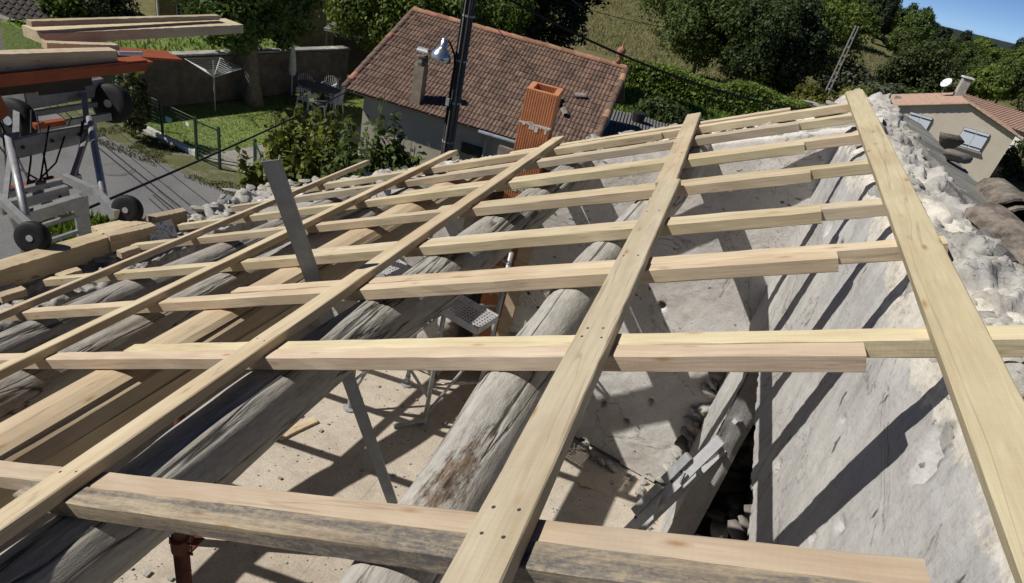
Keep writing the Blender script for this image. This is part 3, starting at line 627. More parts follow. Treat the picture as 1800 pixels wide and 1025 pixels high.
# ladder against the door jamb
la = thing('folding_ladder', (.45, 3.3, FLOOR), 'folded aluminium ladder leaning against the door jamb below the plastered wall', 'ladder')
p0 = Vector((.30, 3.18, FLOOR+.02)); p1 = Vector((.725, 3.40, 4.98)); ax = (p1-p0).normalized(); Ml = frame(p0, ax, (-.55, -.83, .3)); LL = (p1-p0).length
for s in (0, 1):
    MB().box((LL/2, 0, -s*.17), (LL*(1 if not s else .86), .07, .022)).build('rail', M_['alu'], la, Ml)
for k in range(7): MB().box((.15+k*.235, .02, -.085), (.03, .03, .16)).build('rung', M_['alu'], la, Ml)
for x0, x1, oy in ((.58, .86, .055), (.92, 1.18, .06)):
    MB().box(((x0+x1)/2, oy, .03), (x1-x0, .055, .03)).build('hinge', M_['steel'], la, Ml)
for x in (.2, .32, .55, .95, 1.05): MB().box((x, .03, .0125), (.016, .016, .006)).build('rivet', M_['dark_hole'], la, Ml)
for x in (.75, 1.0): MB().tube([(x, -.02, .02), (x+.09, .0, .05)], .011, 6).build('catch', M_['alu'], la, Ml)

# ------------------------------------------------------------------ weathered boards and canal tiles beyond the plastered wall
def canal_tile(parent, p, dirv, L=.42, r0_=.085, r1_=.065, mat=None, flip=False, th=.012, upv=(0, 0, 1)):
    n = 9; V = []; F = []
    for i in range(5):
        t = i/4; r = r0_+(r1_-r0_)*t
        for rr in (r, r-th):
            for k in range(n+1):
                a = pi*k/n; V.append((t*L+.004*math.sin(k*2.1+i)*(i in (0, 4))*3, rr*cos(a), rr*sin(a)*(.8 if not flip else -.8)))
    m = n+1
    for i in range(4):
        for l in (0, 1):
            for k in range(n):
                q = (i*2+l)*m+k; f = (q, q+1, q+1+2*m, q+2*m); F.append(f if l == 0 else f[::-1])
        for k in (0, n): F.append(((i*2)*m+k, (i*2+1)*m+k, (i*2+3)*m+k, (i*2+2)*m+k))
    for i in (0, 4):
        for k in range(n): F.append(((i*2)*m+k, (i*2)*m+k+1, (i*2+1)*m+k+1, (i*2+1)*m+k))
    return V, F, frame(p, dirv, upv)
tl = [((1.02, 2.62, 6.925), (.2, -.97, -.03), .46, .085, 'cracked lichen-covered canal tile nearest the mortar edge'), ((1.27, 3.02, 6.885), (.05, 1, 0), .40, .095, 'pale canal tile curling over another beside the plastered wall'),
      ((1.28, 2.99, 6.875), (.06, 1, 0), .40, .075, 'canal tile nested inside the pale curled one'), ((1.13, 2.12, 6.89), (.2, -1, 0), .42, .08, 'grey canal tile half buried in mortar at the frame edge'), ((1.38, 2.75, 6.80), (.1, -1, 0), .45, .085, 'canal tile lowest on the far side of the plastered wall'), ((1.40, 3.35, 6.82), (.1, -1, 0), .45, .085, 'canal tile farthest along the outer side of the plastered wall')]
for p, d, l_, r_, lb in tl:
    V, F, Mx = canal_tile(None, p, d, l_, r_, r_*.85); tag(mk('canal_tile', V, F, M_['canal'], None, Mx, False), lb, 'roof tile', 'loose canal tiles on the wall head')
wb = [((1.15, 1.2, 6.885), (1.17, 5.1, 6.905), .25, .03, (.22, 0, 1), 'long lichen-grey weathered board along the outer side of the plastered wall'),
      ((1.32, 1.9, 6.81), (1.34, 4.6, 6.83), .12, .03, (.5, 0, 1), 'second grey weathered board lower on the outer side of the wall'),
      ((1.0, 2.25, 6.925), (1.01, 3.3, 6.93), .05, .05, (.3, 0, 1), 'dark split batten wedged against the mortar beside the lichen board')]
for a, b, wd, th, upv, lb in wb: timber('weathered_board', a, b, wd, th, M_['wood_grey'] if wd < .1 else M_['lichen'], upv, lb, 'board', 'weathered boards beyond the wall', seed=int(wd*1000), nseg=30, jit=.008)
for p, s, lb in (((1.17, 3.98, 6.955), .11, 'brown lump of masonry perched on the weathered boards'), ((1.20, 3.80, 6.93), .11, 'dark broken stone below the brown lump on the weathered boards')):
    o = stone(None, p, s, M_['stone_dark'] if 'dark' in lb else M_['canal'], .8); o.name = 'loose_stone'; tag(o, lb, 'stone')
# ------------------------------------------------------------------ ground and surroundings
def terr(x, y):
    x = np.asarray(x, float); y = np.asarray(y, float)
    s = lambda t: np.clip(t, 0, 1)**2*(3-2*np.clip(t, 0, 1))
    z = 4.4*s((y-47)/75)*s((62-x)/62) - 12*s((y-160)/900) + .4*s((y-50)/20)*fbm(np.stack([x/14, y/14, x*0], -1), 3, 4)
    return z
gx = np.unique(np.r_[np.linspace(-900, -80, 14), np.linspace(-80, 110, 96), np.linspace(110, 1300, 16)]); gy = np.unique(np.r_[np.linspace(-200, -20, 6), np.linspace(-20, 40, 20), np.linspace(40, 200, 90), np.geomspace(200, 3800, 20)])
GX, GY = np.meshgrid(gx, gy, indexing='ij')
m_dry = ground_mat('dry_grass', (.10, .105, .04), (.17, .16, .075), (.09, .115, .035), .12, 3.5)
m_lawn = ground_mat('lawn', (.15, .21, .055), (.19, .25, .075), (.23, .255, .10), .7, 14)
m_asph = ground_mat('asphalt', (.165, .164, .165), (.20, .198, .195), (.23, .226, .22), .5, 40, .25)
m_grav = ground_mat('gravel', (.27, .25, .22), (.36, .34, .30), (.42, .40, .36), .9, 45, .6)
m_verge = ground_mat('verge', (.20, .18, .13), (.12, .13, .05), (.26, .24, .20), 1.6, 26, .6)
gr = mk('ground', np.stack([GX, GY, terr(GX, GY)], -1).reshape(-1, 3), grid_faces(len(gx), len(gy)), m_dry, smooth=True); tag(gr, kind='structure')
def poly(name, P, z, mat, kind='structure'):
    o = mk(name, [(x, y, z) for x, y in P], [tuple(range(len(P)))], mat); tag(o, kind=kind); return o
poly('road', [(-60, 4), (-4.07, 4), (-4.07, 5.2), (4, 5.2), (4, 11.4), (-8, 11.8), (-12.5, 12.1), (-20, 12.9), (-60, 15)], .004, m_asph)
poly('verge', [(-8, 11.81), (-12.5, 12.11), (-20, 12.91), (-40, 13.96), (-40, 14.9), (-16.6, 13.72), (-13.05, 13.16), (-11, 13.2), (-8, 13.4)], .006, m_verge)
poly('lawn', [(-13.05, 13.3), (-16.5, 13.9), (-15.0, 22.5), (-14.2, 27), (-10.4, 27), (-11.8, 19), (-12.6, 15.4)], .008, m_lawn)
poly('gravel_path', [(-13.02, 13.28), (-12.58, 15.4), (-11.78, 19), (-10.38, 27), (-9.2, 27), (-9.2, 13.4), (-11, 13.22)], .007, m_grav)
UL = [(-21.5, 14.2), (-17.1, 13.95), (-15.2, 21.6), (-17, 21.5), (-19.8, 18.9), (-21.2, 16.2)]; nU = len(UL)
ul = mk('upper_lawn', [(x, y, 1.5) for x, y in UL]+[(x, y, 0) for x, y in UL], [tuple(range(nU))]+[(i, (i+1) % nU, nU+(i+1) % nU, nU+i) for i in range(nU)], m_lawn); tag(ul, kind='structure')
# kerb
kb = thing('kerb', (-15, 13.5, 0), 'pale concrete kerb along the foot of the garden fence', 'kerb')
ka, kz = Vector((-16.7, 13.80, 0)), Vector((-13.05, 13.22, 0))
for i in range(4):
    a = ka+(kz-ka)*(i/4); b_ = ka+(kz-ka)*((i+1)/4-.006); MB().bar(a+Vector((0, 0, .07)), b_+Vector((0, 0, .07)), .12, .16).build('kerb_stone', flat_mat('kerb_concrete', (.58, .56, .51), .9, var=.25), kb)
# manhole
mh = thing('manhole_cover', (-13.6, 11.1, 0), 'round manhole cover set in the asphalt street', 'manhole cover')
MB().lathe([(.42, .006), (.42, .014), (.36, .015), (.36, .011), (.0, .011)], 28, Matrix.Translation((-13.6, 11.12, 0))).build('ring', M_['stone_dark'], mh)
MB().lathe([(.345, .012), (.34, .018), (.0, .018)], 28, Matrix.Translation((-13.6, 11.12, 0))).build('lid', m_asph, mh)

# ---- foliage
def leaves(C, R, n, size, seed, lump=.33, nl=40, shell=.55, up=.25, droop=1.0):
    g = np.random.default_rng(seed); d = g.normal(size=(nl, 3)); d /= np.linalg.norm(d, axis=1)[:, None]
    cc = d*(shell+(1-shell)*g.random(nl)[:, None]**.6)*.82; k = g.integers(0, nl, n)
    e = g.normal(size=(n, 3)); e /= np.linalg.norm(e, axis=1)[:, None]
    rl = lump*(.6+.8*g.random(nl)); P = cc[k] + e*(rl[k]*(.55+.5*g.random(n)))[:, None]
    P[:, 2] = np.maximum(P[:, 2], -.95*droop); P = P*np.array(R) + np.array(C)
    nrm = e*.8 + d[k]*.3 + g.normal(size=(n, 3))*.55; nrm[:, 2] += up; nrm /= np.linalg.norm(nrm, axis=1)[:, None]
    t = np.cross(nrm, g.normal(size=(n, 3))); t /= np.linalg.norm(t, axis=1)[:, None]; b = np.cross(nrm, t)
    s = size*(.6+.8*g.random(n))[:, None]; a, c = t*s, b*s*.55
    V = np.stack([P-a, P+c+nrm*s*.15, P+a, P-c+nrm*s*.15], 1).reshape(-1, 3); return V, np.arange(4*n).reshape(-1, 4)
LM = dict(dark=leaf_mat('dark_leaf', (.045, .068, .024), (.085, .115, .04)), mid=leaf_mat('mid_leaf', (.065, .10, .028), (.125, .17, .048)), light=leaf_mat('light_leaf', (.085, .135, .026), (.155, .215, .048)),
          oliv=leaf_mat('olive_leaf', (.055, .07, .028), (.10, .115, .045)), grey=leaf_mat('grey_leaf', (.07, .085, .055), (.13, .15, .10)), yell=leaf_mat('yellow_leaf', (.10, .125, .025), (.19, .20, .045)), hedge=leaf_mat('hedge_leaf', (.12, .185, .04), (.20, .27, .07)), fir=leaf_mat('fir_leaf', (.014, .026, .012), (.032, .05, .022), .15))
bark = flat_mat('bark', (.20, .165, .13), .95, var=.5, scale=9, bmp=.8)
def branches(base, top, r, C, R, seed, nb=6):
    g = random.Random(seed); mb = MB(); base = V3(base); top = V3(top); n = 6; pts = []
    for i in range(n+1): t = i/n; pts.append(base.lerp(top, t)+Vector((g.uniform(-1, 1), g.uniform(-1, 1), 0))*r*.6*(i > 0))
    mb.tube(pts, [r*(1.35 if i == 0 else 1-.6*i/n) for i in range(n+1)], 9)
    for k in range(nb):
        a = 2*pi*k/nb+g.uniform(-.4, .4); s = base.lerp(top, g.uniform(.45, .95)); e = Vector((C[0]+R[0]*.7*cos(a), C[1]+R[1]*.7*sin(a), C[2]+R[2]*g.uniform(-.3, .6)))
        mb.tube([s, s.lerp(e, .5)+Vector((0, 0, R[2]*.12)), e], [r*.42, r*.26, r*.08], 6)
    return mb
def tree(name, label, base, hgt, R, n, size, mat, seed, group=None, tr=.15, cz=None, cat='tree', lump=.33, nl=40, shell=.55, nb=6):
    t = thing(name, base, label, cat, group); b = V3(base); C = (b.x, b.y, b.z+(cz if cz is not None else hgt-R[2]*.95))
    V, F = leaves(C, R, n, size, seed, lump, nl, shell); mk('crown' if cat == 'tree' else 'foliage', V, F, mat, t)
    branches(b-Vector((0, 0, .1)), (C[0], C[1], C[2]+R[2]*.3), tr, C, R, seed, nb).build('trunk' if cat == 'tree' else 'stem', bark, t, smooth=True); return t
tree('plane_tree', 'dark green broad tree with a bare trunk standing on the lawn', (-15.25, 18.1, 0), 7, (2.3, 2.6, 2.2), 28000, .085, LM['mid'], 3, tr=.28, cz=3.75, nl=110, lump=.22, shell=.35)
tree('maple_tree', 'light green leafy tree behind the garden bench beside the tiled house', (-13.9, 24.6, 0), 7, (3.1, 3.0, 2.5), 28000, .085, LM['light'], 5, tr=.25, cz=3.5, nl=110, lump=.22, shell=.35)
tree('maple_tree', 'bright green tree crown between the lawn tree and the tiled roof', (-10.9, 26.2, 0), 7, (2.8, 2.6, 2.7), 24000, .085, LM['light'], 6, tr=.22, cz=3.4, nl=110, lump=.22, shell=.35)
tree('cypress_tree', 'tall nearly black conifer behind the tiled house', (-10.6, 34.5, 0), 11, (3.6, 3.0, 4.6), 24000, .12, LM['fir'], 8, tr=.35, cz=5.6, nl=90, lump=.2, shell=.75)
tree('cypress_tree', 'second black conifer crowding behind the tiled ridge', (-13.4, 33.0, 0), 11, (3.0, 3.0, 4.6), 20000, .12, LM['fir'], 9, tr=.35, cz=5.4, nl=80, lump=.2, shell=.75)
# shrubs with upright shoots in front of the tiled house
def shoots(name, label, base, n, hgt, spread, mat, seed, size=.085, per=130):
    g = np.random.default_rng(seed); t = thing(name, base, label, 'shrub'); mb = MB(); VV = []; FF = []; c = 0
    for k in range(n):
        a = g.uniform(0, 6.28); r = spread*math.sqrt(g.random()); x, y = base[0]+r*cos(a), base[1]+r*sin(a)*.8; h = hgt*(1-.35*r/spread)*g.uniform(.75, 1.05)
        tip = (x+g.normal(0, .12), y+g.normal(0, .12), base[2]+h); mb.tube([(base[0]+(x-base[0])*.4, base[1]+(y-base[1])*.4, base[2]), (x, y, base[2]+h*.5), tip], [.025, .016, .006], 5)
        V, F = leaves(((x+tip[0])/2, (y+tip[1])/2, base[2]+h*.62), (.20, .20, h*.40), per, size, seed*31+k, .5, 14, .2); VV.append(V); FF.append(F+c); c += len(V)
    mk('foliage', np.vstack(VV), np.vstack(FF), mat, t); mb.build('stem', bark, t); return t
shoots('shoot_shrub', 'leafy green shrub with upright shoots in front of the tiled house wall', (-6.0, 10.6, 0), 60, 4.25, 1.25, LM['mid'], 12, per=170)
shoots('shoot_shrub', 'broad yellow-green shrub beside the gravel path', (-7.7, 11.2, 0), 80, 3.75, 1.5, LM['yell'], 13, per=170)
shoots('shoot_shrub', 'small leafy shoots just behind the far wall head', (-4.9, 10.3, 0), 24, 3.9, .7, LM['mid'], 14)
tree('garden_shrub', 'dark shrub with a dead stem hiding the garden wall near the hoist', (-14.9, 12.9, 0), 2.0, (.5, .5, 1.0), 900, .09, LM['oliv'], 16, tr=.03, cat='shrub')
tree('garden_shrub', 'clipped round bush beside the white bench', (-15.9, 21.6, 0), 1.0, (.55, .55, .45), 1500, .06, LM['dark'], 17, tr=.05, cat='shrub')
tree('garden_shrub', 'light bush left of the big lawn tree above the garden wall', (-23.3, 17.9, 0), 2.4, (1.2, 1.0, 1.2), 5000, .10, LM['light'], 18, tr=.06, cat='shrub')
tree('garden_shrub', 'wispy grey bush with pink flowers above the garden wall', (-22.6, 18.7, 0), 2.5, (1.3, 1.1, 1.2), 4200, .09, LM['grey'], 19, tr=.06, cat='shrub')
tree('garden_shrub', 'grey-green bush in front of the ochre house', (-21.9, 19.5, 0), 1.5, (.9, .8, .6), 3000, .09, LM['grey'], 20, tr=.06, cat='shrub')

# ---- garden wall
gwl = thing('garden_wall', (-16, 18, 0), 'long dark retaining wall in shade behind the lawn', 'wall')
wa, wb_ = Vector((-17.15, 13.6, 0)), Vector((-14.9, 23.2, 0)); dv = (wb_-wa).normalized(); Lw = (wb_-wa).length; Mw = frame(wa, dv, (0, 0, 1))
ls, zs2 = np.meshgrid(np.arange(0, Lw+.01, .08), np.arange(0, 1.58, .08), indexing='ij')
dsp = .03*fbm(np.stack([ls*2, zs2*2, ls*0], -1), 4, 61); mk('stone_face', np.stack([ls, -dsp-.12, zs2], -1).reshape(-1, 3), grid_faces(*ls.shape), flat_mat('wall_render', (.17, .14, .11), .95, var=.5, scale=3, bmp=.5), gwl, Mw, True)
MB().box((Lw/2, .02, .76), (Lw, .2, 1.5)).build('wall_core', M_['stone_dark'], gwl, Mw)
for i in range(16): MB().box((Lw*(i+.5)/16, 0, 1.60), (Lw/16-.012, .36, .06)).build('coping_stone', M_['stone'], gwl, Mw)
rwl = MB().box((-28.6, 14.55, .75), (23, .3, 1.5)).build('terrace_wall', M_['stone_dark']); tag(rwl, 'dark terrace wall along the street left of the lawn', 'wall')

# ---- fence and gate
green = flat_mat('green_paint', (.02, .05, .032), .5, var=.2)
wire = flat_mat('fence_wire', (.06, .10, .07), .5, .3)
fn = thing('wire_fence', (-14.5, 13.5, 0), 'low green wire fence along the kerb of the lawn', 'fence')
fa, fb = Vector((-16.55, 13.78, 0)), Vector((-13.0, 13.2, 0))
for t in (0, .27, .58, .985):
    p = fa.lerp(fb, t); MB().box((p.x, p.y, .58), (.05, .05, 1.16)).build('post', green, fn)
mb = MB()
for k in range(56):
    p = fa.lerp(fb, k/55); mb.tube([p+Vector((0, 0, .06)), p+Vector((0, 0, 1.1))], .0013, 4, False)
for z in np.linspace(.1, 1.1, 11): mb.tube([fa+Vector((0, 0, z)), fb+Vector((0, 0, z))], .0013 if z < 1.05 else .005, 4, False)
tag(mb.build('wire_mesh', wire, fn), kind='stuff')
def gate(name, a, b, label):
    t = thing(name, a, label, 'gate', 'garden gate leaves'); a = V3(a); b = V3(b)
    for p in (a, b): MB().box((p.x, p.y, .6), (.06, .06, 1.2)).build('post', green, t)
    for z in (.12, 1.1): MB().bar(a+Vector((0, 0, z)), b+Vector((0, 0, z)), .035, .035).build('rail', green, t)
    m = MB()
    for k in range(1, 18): p = a.lerp(b, k/18); m.tube([p+Vector((0, 0, .12)), p+Vector((0, 0, 1.1))], .0016, 4, False)
    for k in range(1, 10): z = .12+.98*k/10; m.tube([a+Vector((0, 0, z)), b+Vector((0, 0, z))], .0016, 4, False)
    tag(m.build('wire_mesh', wire, t), kind='stuff')
gate('garden_gate', (-12.9, 13.05, 0), (-12.06, 12.98, 0), 'narrow green wire gate at the end of the kerb')
gate('garden_gate', (-10.95, 13.05, 0), (-10.2, 12.4, 0), 'green wire gate leaf by the gravel path nearest the shrubs')
o = MB().bar(fa.lerp(fb, .66)+Vector((-.02, -.06, .72)), fa.lerp(fb, .73)+Vector((-.02, -.06, .72)), .012, .16).build('notice_sign', flat_mat('turquoise_sign', (.30, .62, .60), .5, var=.1)); tag(o, 'small turquoise notice on the green wire fence', 'sign')
o = MB().bar(fa.lerp(fb, .90)+Vector((-.02, -.06, .86)), fa.lerp(fb, .935)+Vector((-.02, -.06, .86)), .012, .10).build('notice_sign', flat_mat('white_sign', (.7, .7, .7), .5, var=.1)); tag(o, 'tiny white notice on the fence next to the gate', 'sign')

# ---- rotary clothes dryer
dr = thing('clothes_dryer', (-15.45, 16.5, 0), 'rotary clothes dryer with white lines on the lawn', 'clothes dryer')
wht = flat_mat('white_metal', (.72, .73, .73), .45, var=.1); x, y = -15.45, 16.5
MB().tube([(x, y, 0), (x, y, 1.65)], .025).build('pole', M_['steel'], dr); tip = []
for k in range(4):
    a = k*pi/2+.5; e = Vector((x+.85*cos(a), y+.85*sin(a), 1.55)); tip.append(e); MB().tube([(x, y, 1.12), e], .014).build('arm', wht, dr)
for q in range(1, 8):
    c0 = Vector((x, y, 1.12)); mb = MB(); P_ = [c0.lerp(e, .3+.1*q) for e in tip]; mb.tube(P_+[P_[0]], .006, 4, False); mb.build('line', wht, dr)
# ---- bench
bn = thing('garden_bench', (-15.5, 22.5, 0), 'white slatted bench in front of the dark pergola', 'bench'); Mn = Matrix.Translation((-15.45, 22.5, 0)) @ Matrix.Rotation(rad(28), 4, 'Z')
for k in range(4): MB().box((0, -.22+k*.13, .44), (1.35, .11, .025)).build('seat_slat', wht, bn, Mn)
for k in range(4): MB().box((0, .24+k*.02, .55+k*.11), (1.35, .025, .09)).build('back_slat', wht, bn, Mn)
for s in (-.6, .6):
    MB().bar((s, -.2, 0), (s, -.2, .43), .05, .05, (1, 0, 0)).build('leg', wht, bn, Mn); MB().bar((s, .22, 0), (s, .32, .95), .05, .05, (1, 0, 0)).build('leg', wht, bn, Mn)
# ---- plastic chairs and table
def chair(x, y, rz, label):
    t = thing('garden_chair', (x, y, 0), label, 'chair', 'white garden chairs around the table'); Mq = Matrix.Translation((x, y, 0)) @ Matrix.Rotation(rz, 4, 'Z')
    MB().box((0, 0, .42), (.46, .44, .03)).build('seat', wht, t, Mq)
    mb = MB()
    for k in range(9):
        a = pi*(.12+.76*k/8); p = Vector((.25*cos(a), .06+.18*sin(a), 0)); mb.bar(p+Vector((0, 0, .42)), p*1.12+Vector((0, .04, .70+.20*math.sin(a))), .035, .012, (1, .3, 0))
    mb.build('backrest', wht, t, Mq)
    for sx in (-1, 1):
        MB().bar((sx*.24, -.2, .62), (sx*.25, .2, .66), .05, .02).build('armrest', wht, t, Mq)
        for sy in (-1, 1): MB().bar((sx*.2, sy*.18, .42), (sx*.25, sy*.22, 0), .035, .035, (1, 0, 0)).build('leg', wht, t, Mq)
for x, y, a, lb in ((-14.75, 20.3, .6, 'white plastic chair beside the folded parasol'), (-14.2, 21.0, .1, 'white plastic chair at the back of the garden table'), (-13.55, 20.6, -.9, 'white plastic chair at the far end of the garden table'), (-13.15, 19.9, -1.6, 'white plastic chair nearest the tiled house'), (-13.9, 19.2, 3.2, 'greyish plastic chair on the near side of the table'), (-13.3, 19.0, 2.7, 'plastic chair leaning on the near end of the table')): chair(x, y, a, lb)
gt = thing('garden_table', (-13.9, 20.0, 0), 'dark oval garden table between the white chairs', 'table')
MB().lathe([(.0, .70), (.62, .70), (.64, .72), (.62, .74), (0, .74)], 24, Matrix.Translation((-13.95, 20.05, 0)) @ Matrix.Diagonal((1.4, .8, 1, 1))).build('tabletop', M_['stone_dark'], gt)
for sx in (-.5, .5):
    for sy in (-.25, .25): MB().tube([(-13.95+sx, 20.05+sy, 0), (-13.95+sx, 20.05+sy, .7)], .025).build('leg', M_['stone_dark'], gt)
pa = thing('folded_parasol', (-15.1, 20.0, 0), 'folded white parasol standing next to the chairs', 'parasol')
MB().tube([(-15.1, 20.0, 0), (-15.1, 20.0, 2.1)], .022).build('pole', wht, pa); MB().lathe([(.10, .85), (.14, 1.0), (.11, 1.5), (.05, 2.0), (.01, 2.12)], 9, Matrix.Translation((-15.1, 20.0, 0))).build('canopy', flat_mat('parasol_cloth', (.62, .60, .55), .9), pa)
MB().lathe([(.28, 0), (.28, .06), (.05, .08)], 14, Matrix.Translation((-15.1, 20.0, 0))).build('base', M_['stone_dark'], pa)
# ---- pergola shelter
sh = thing('garden_shelter', (-16.0, 24.4, 0), 'dark flat-roofed garden shelter with white edge behind the bench', 'shelter'); Mp = Matrix.Translation((-15.2, 24.5, 0)) @ Matrix.Rotation(rad(25), 4, 'Z')
MB().box((0, 0, 2.05), (2.6, 1.8, .08)).build('roof', M_['stone_dark'], sh, Mp); MB().box((0, -.93, 2.06), (2.6, .04, .12)).build('fascia', wht, sh, Mp)
for sx in (-1.2, 1.2):
    for sy in (-.8, .8): MB().box((sx, sy, 1.0), (.07, .07, 2.0)).build('post', wht if sx > 0 and sy < 0 else M_['stone_dark'], sh, Mp)
MB().box((0, .85, 1.0), (2.5, .05, 2.0)).build('back_panel', M_['dark_hole'], sh, Mp)

# ------------------------------------------------------------------ the tiled house
hs = thing('tiled_house', (-6, 16, 0), 'low rendered house with an old brown tiled roof and ridge tiles', 'house')
E0, R0, R1 = Vector((-9.08, 14.12, 2.9)), Vector((-9.40, 18.02, 4.55)), Vector((-2.9, 18.54, 4.55))
hd = (R1-R0).normalized(); hp = Vector((-hd.y, hd.x, 0)); LH = (R1-R0).length; run = (R0-E0).dot(hp); rise = 1.65; SLH = math.hypot(run, rise)
upr = (hp*run+Vector((0, 0, rise)))/SLH; nr = hd.cross(upr).normalized()
Mr = Matrix((hd, upr, nr)).transposed().to_4x4(); Mr.translation = E0
render_ = flat_mat('cream_render', (.50, .45, .36), .9, var=.22, scale=1.2, bmp=.2)
rend_g = flat_mat('grey_render', (.42, .41, .39), .9, var=.22, scale=1.2, bmp=.2)
def pt(a, b, z): return E0 + hd*a + hp*b + Vector((0, 0, z-E0.z))
w0, w1, bk = .42, LH-.30, 2*run-.3
wl = MB(); wl.quad(pt(w0, .30, 0), pt(w1, .30, 0), pt(w1, .30, 2.92), pt(w0, .30, 2.92)); wl.build('front_wall', render_, hs)
for a, nm in ((w0, 'left_gable'), (w1, 'right_gable')):
    MB().quad(pt(a, .30, 0), pt(a, .30, 2.92), pt(a, run, 4.40), pt(a, bk, 2.92), pt(a, bk, 0)).build(nm, rend_g, hs)
MB().quad(pt(w0, bk, 0), pt(w1, bk, 0), pt(w1, bk, 2.92), pt(w0, bk, 2.92)).build('back_wall', render_, hs)
rf = MB().box((LH/2, SLH/2, -.06), (LH-.04, SLH, .05)).build('roof', M_['wood_dull'], hs, Mr)
upb = (-hp*run+Vector((0, 0, rise)))/SLH
Mr2 = Matrix((-hd, upb, (-hd).cross(upb).normalized())).transposed().to_4x4(); Mr2.translation = E0+hp*2*run+hd*LH
MB().box((LH/2, SLH/2, -.05), (LH-.04, SLH, .06)).build('back_roof', M_['tile'], hs, Mr2)
# interlocking tile with two rolls
NC, NR = 31, 17; TW, TLn = LH/NC, SLH/NR
def tile_geo():
    prof = [(0, .012), (.08, .026), (.20, .030), (.32, .022), (.40, .008), (.50, .010), (.58, .026), (.70, .030), (.82, .022), (.90, .008), (.995, .010)]
    V = []; F = []; n = len(prof)
    for (yy, dz) in ((-.025, .018), (TLn+.01, 0)):
        for x_, z_ in prof: V.append((x_*TW, yy, z_+dz))
    for x_, z_ in prof: V.append((x_*TW, -.025, z_+.018-.02))
    for k in range(n-1): F += [(k, k+1, n+k+1, n+k), (2*n+k, 2*n+k+1, k+1, k)]
    return V, F
TV, TF = tile_geo(); tme = mesh('tile', TV, TF); tme.materials.append(M_['tile']); rest = MB(); cnt = 0
for r in range(NR):
    for c in range(NC):
        j = Vector((random.uniform(-.006, .006), random.uniform(-.008, .008), random.uniform(-.003, .004)))
        if cnt < 300:
            obj('tile', tme, None, hs, Mr @ Matrix.Translation((c*TW+j.x, r*TLn+j.y, j.z)) @ Matrix.Rotation(random.uniform(-.02, .02), 4, 'Z')); cnt += 1
        else: rest.add([(x_+c*TW+j.x, y_+r*TLn+j.y, z_+j.z) for x_, y_, z_ in TV], TF)
tmr, nt_, b_ = newmat('roof_tile_field', .9, .2); ge_ = N(nt_, 'ShaderNodeNewGeometry'); v_ = tex(nt_, rnd=False)
c_ = ramp(nt_, ge_.outputs['Random Per Island'], [(0, (.115, .078, .062)), (.55, (.175, .115, .088)), (1, (.23, .145, .105))]); c_ = mix(nt_, 1.0, c_, ramp(nt_, noise(nt_, v_, 9, 6, .7), [(.3, .6), (.7, 1.25)]), 'MULTIPLY'); nt_.links.new(c_, b_.inputs['Base Color'])
tag(rest.build('tile_field', tmr, hs, Mr), kind='stuff')
ter2 = flat_mat('ridge_tile', (.36, .19, .12), .9, var=.45, scale=8, bmp=.4, hv=.015, vv=.25)
for i in range(17):
    V, F, Mx = canal_tile(None, R0+hd*(LH*i/17-.01)+Vector((0, 0, .0)), hd, LH/17+.03, .13, .11); mk('ridge_tile', V, F, ter2, hs, Mx)
for i in range(12):
    for s, nm in ((0, 'verge_tile'), (1, 'verge_tile')):
        V, F, Mx = canal_tile(None, E0+upr*(SLH*i/12)+hd*(s*LH+(-.02 if not s else .02)), upr, SLH/12+.03, .10, .085, upv=nr); mk(nm, V, F, ter2 if random.random() < .4 else M_['tile'], hs, Mx)
fi = MB().lathe([(.10, 0), (.05, .12), (.04, .18), (.10, .24), (.13, .32), (.09, .40), (.03, .44), (.02, .52), (.004, .66)], 12, Matrix.Translation(R1+hd*-.25+Vector((0, 0, .08)))).build('finial', ter2, hs, smooth=True)
# chimney of the house
cb = pt(1.89, .30, 3.05); hc = MB(); cM = Matrix.Translation(cb) @ Matrix.Rotation(math.atan2(hd.y, hd.x), 4, 'Z')
hc.box((0, .0, .30), (.26, .30, 1.15)); ho = hc.build('chimney', flat_mat('aged_render', (.33, .27, .20), .95, var=.4, scale=5), hs, cM)
MB().lathe([(.15, .87), (.16, .95), (.14, 1.03), (.15, 1.1)], 10, cM).build('chimney_pot', M_['canal'], ho)
V, F, Mx = canal_tile(None, cb+Vector((-.14, 0, 1.2)), hd, .28, .12, .12); mk('chimney_cowl', V, F, M_['steel'], ho, Mx)
# gutter, downpipe, small window, door
MB().tube([pt(3.75, -.08, 2.84), pt(LH, -.08, 2.84)], .055, 10).build('gutter', flat_mat('zinc', (.35, .38, .42), .45, .5), hs)
MB().tube([pt(3.9, -.05, 2.8), pt(3.9, .24, 2.6), pt(3.9, .24, 0)], .04).build('downpipe', M_['steel'], hs)
wn = MB().box((0, 0, 0), (.55, .06, 1.2), Matrix.Translation(pt(3.55, .28, 1.75)) @ Matrix.Rotation(math.atan2(hd.y, hd.x), 4, 'Z')).build('window', M_['dark_hole'], hs)
# loose broken tiles on the roof
for k, (a, b2) in enumerate([(5.0, 1.75), (5.15, 1.55), (5.3, 1.9), (5.05, 1.35), (5.45, 1.6), (5.55, 2.3), (4.9, .95), (5.35, .45)]):
    V, F, Mx = canal_tile(None, Mr @ Vector((a, b2, .06)), Mr.to_3x3() @ Vector((cos(k*1.3), sin(k*1.3), .1)), .30, .09, .08, upv=nr); o = mk('loose_tile', V, F, M_['stone_dark'] if k % 3 else M_['canal'], None, Mx)
    tag(o, ['dark broken tile at the left of the loose pile', 'dark broken tile under the loose pile', 'pale curled tile on the right of the loose pile', 'dark fragment just below the loose pile', 'dark tile at the pile edge toward the right verge', 'lone dark tile higher up the roof toward the verge', 'dark fragment low on the roof below the pile', 'single loose tile near the lower right roof edge'][k]+' on the brown roof', 'roof tile', 'loose tiles on the brown roof')
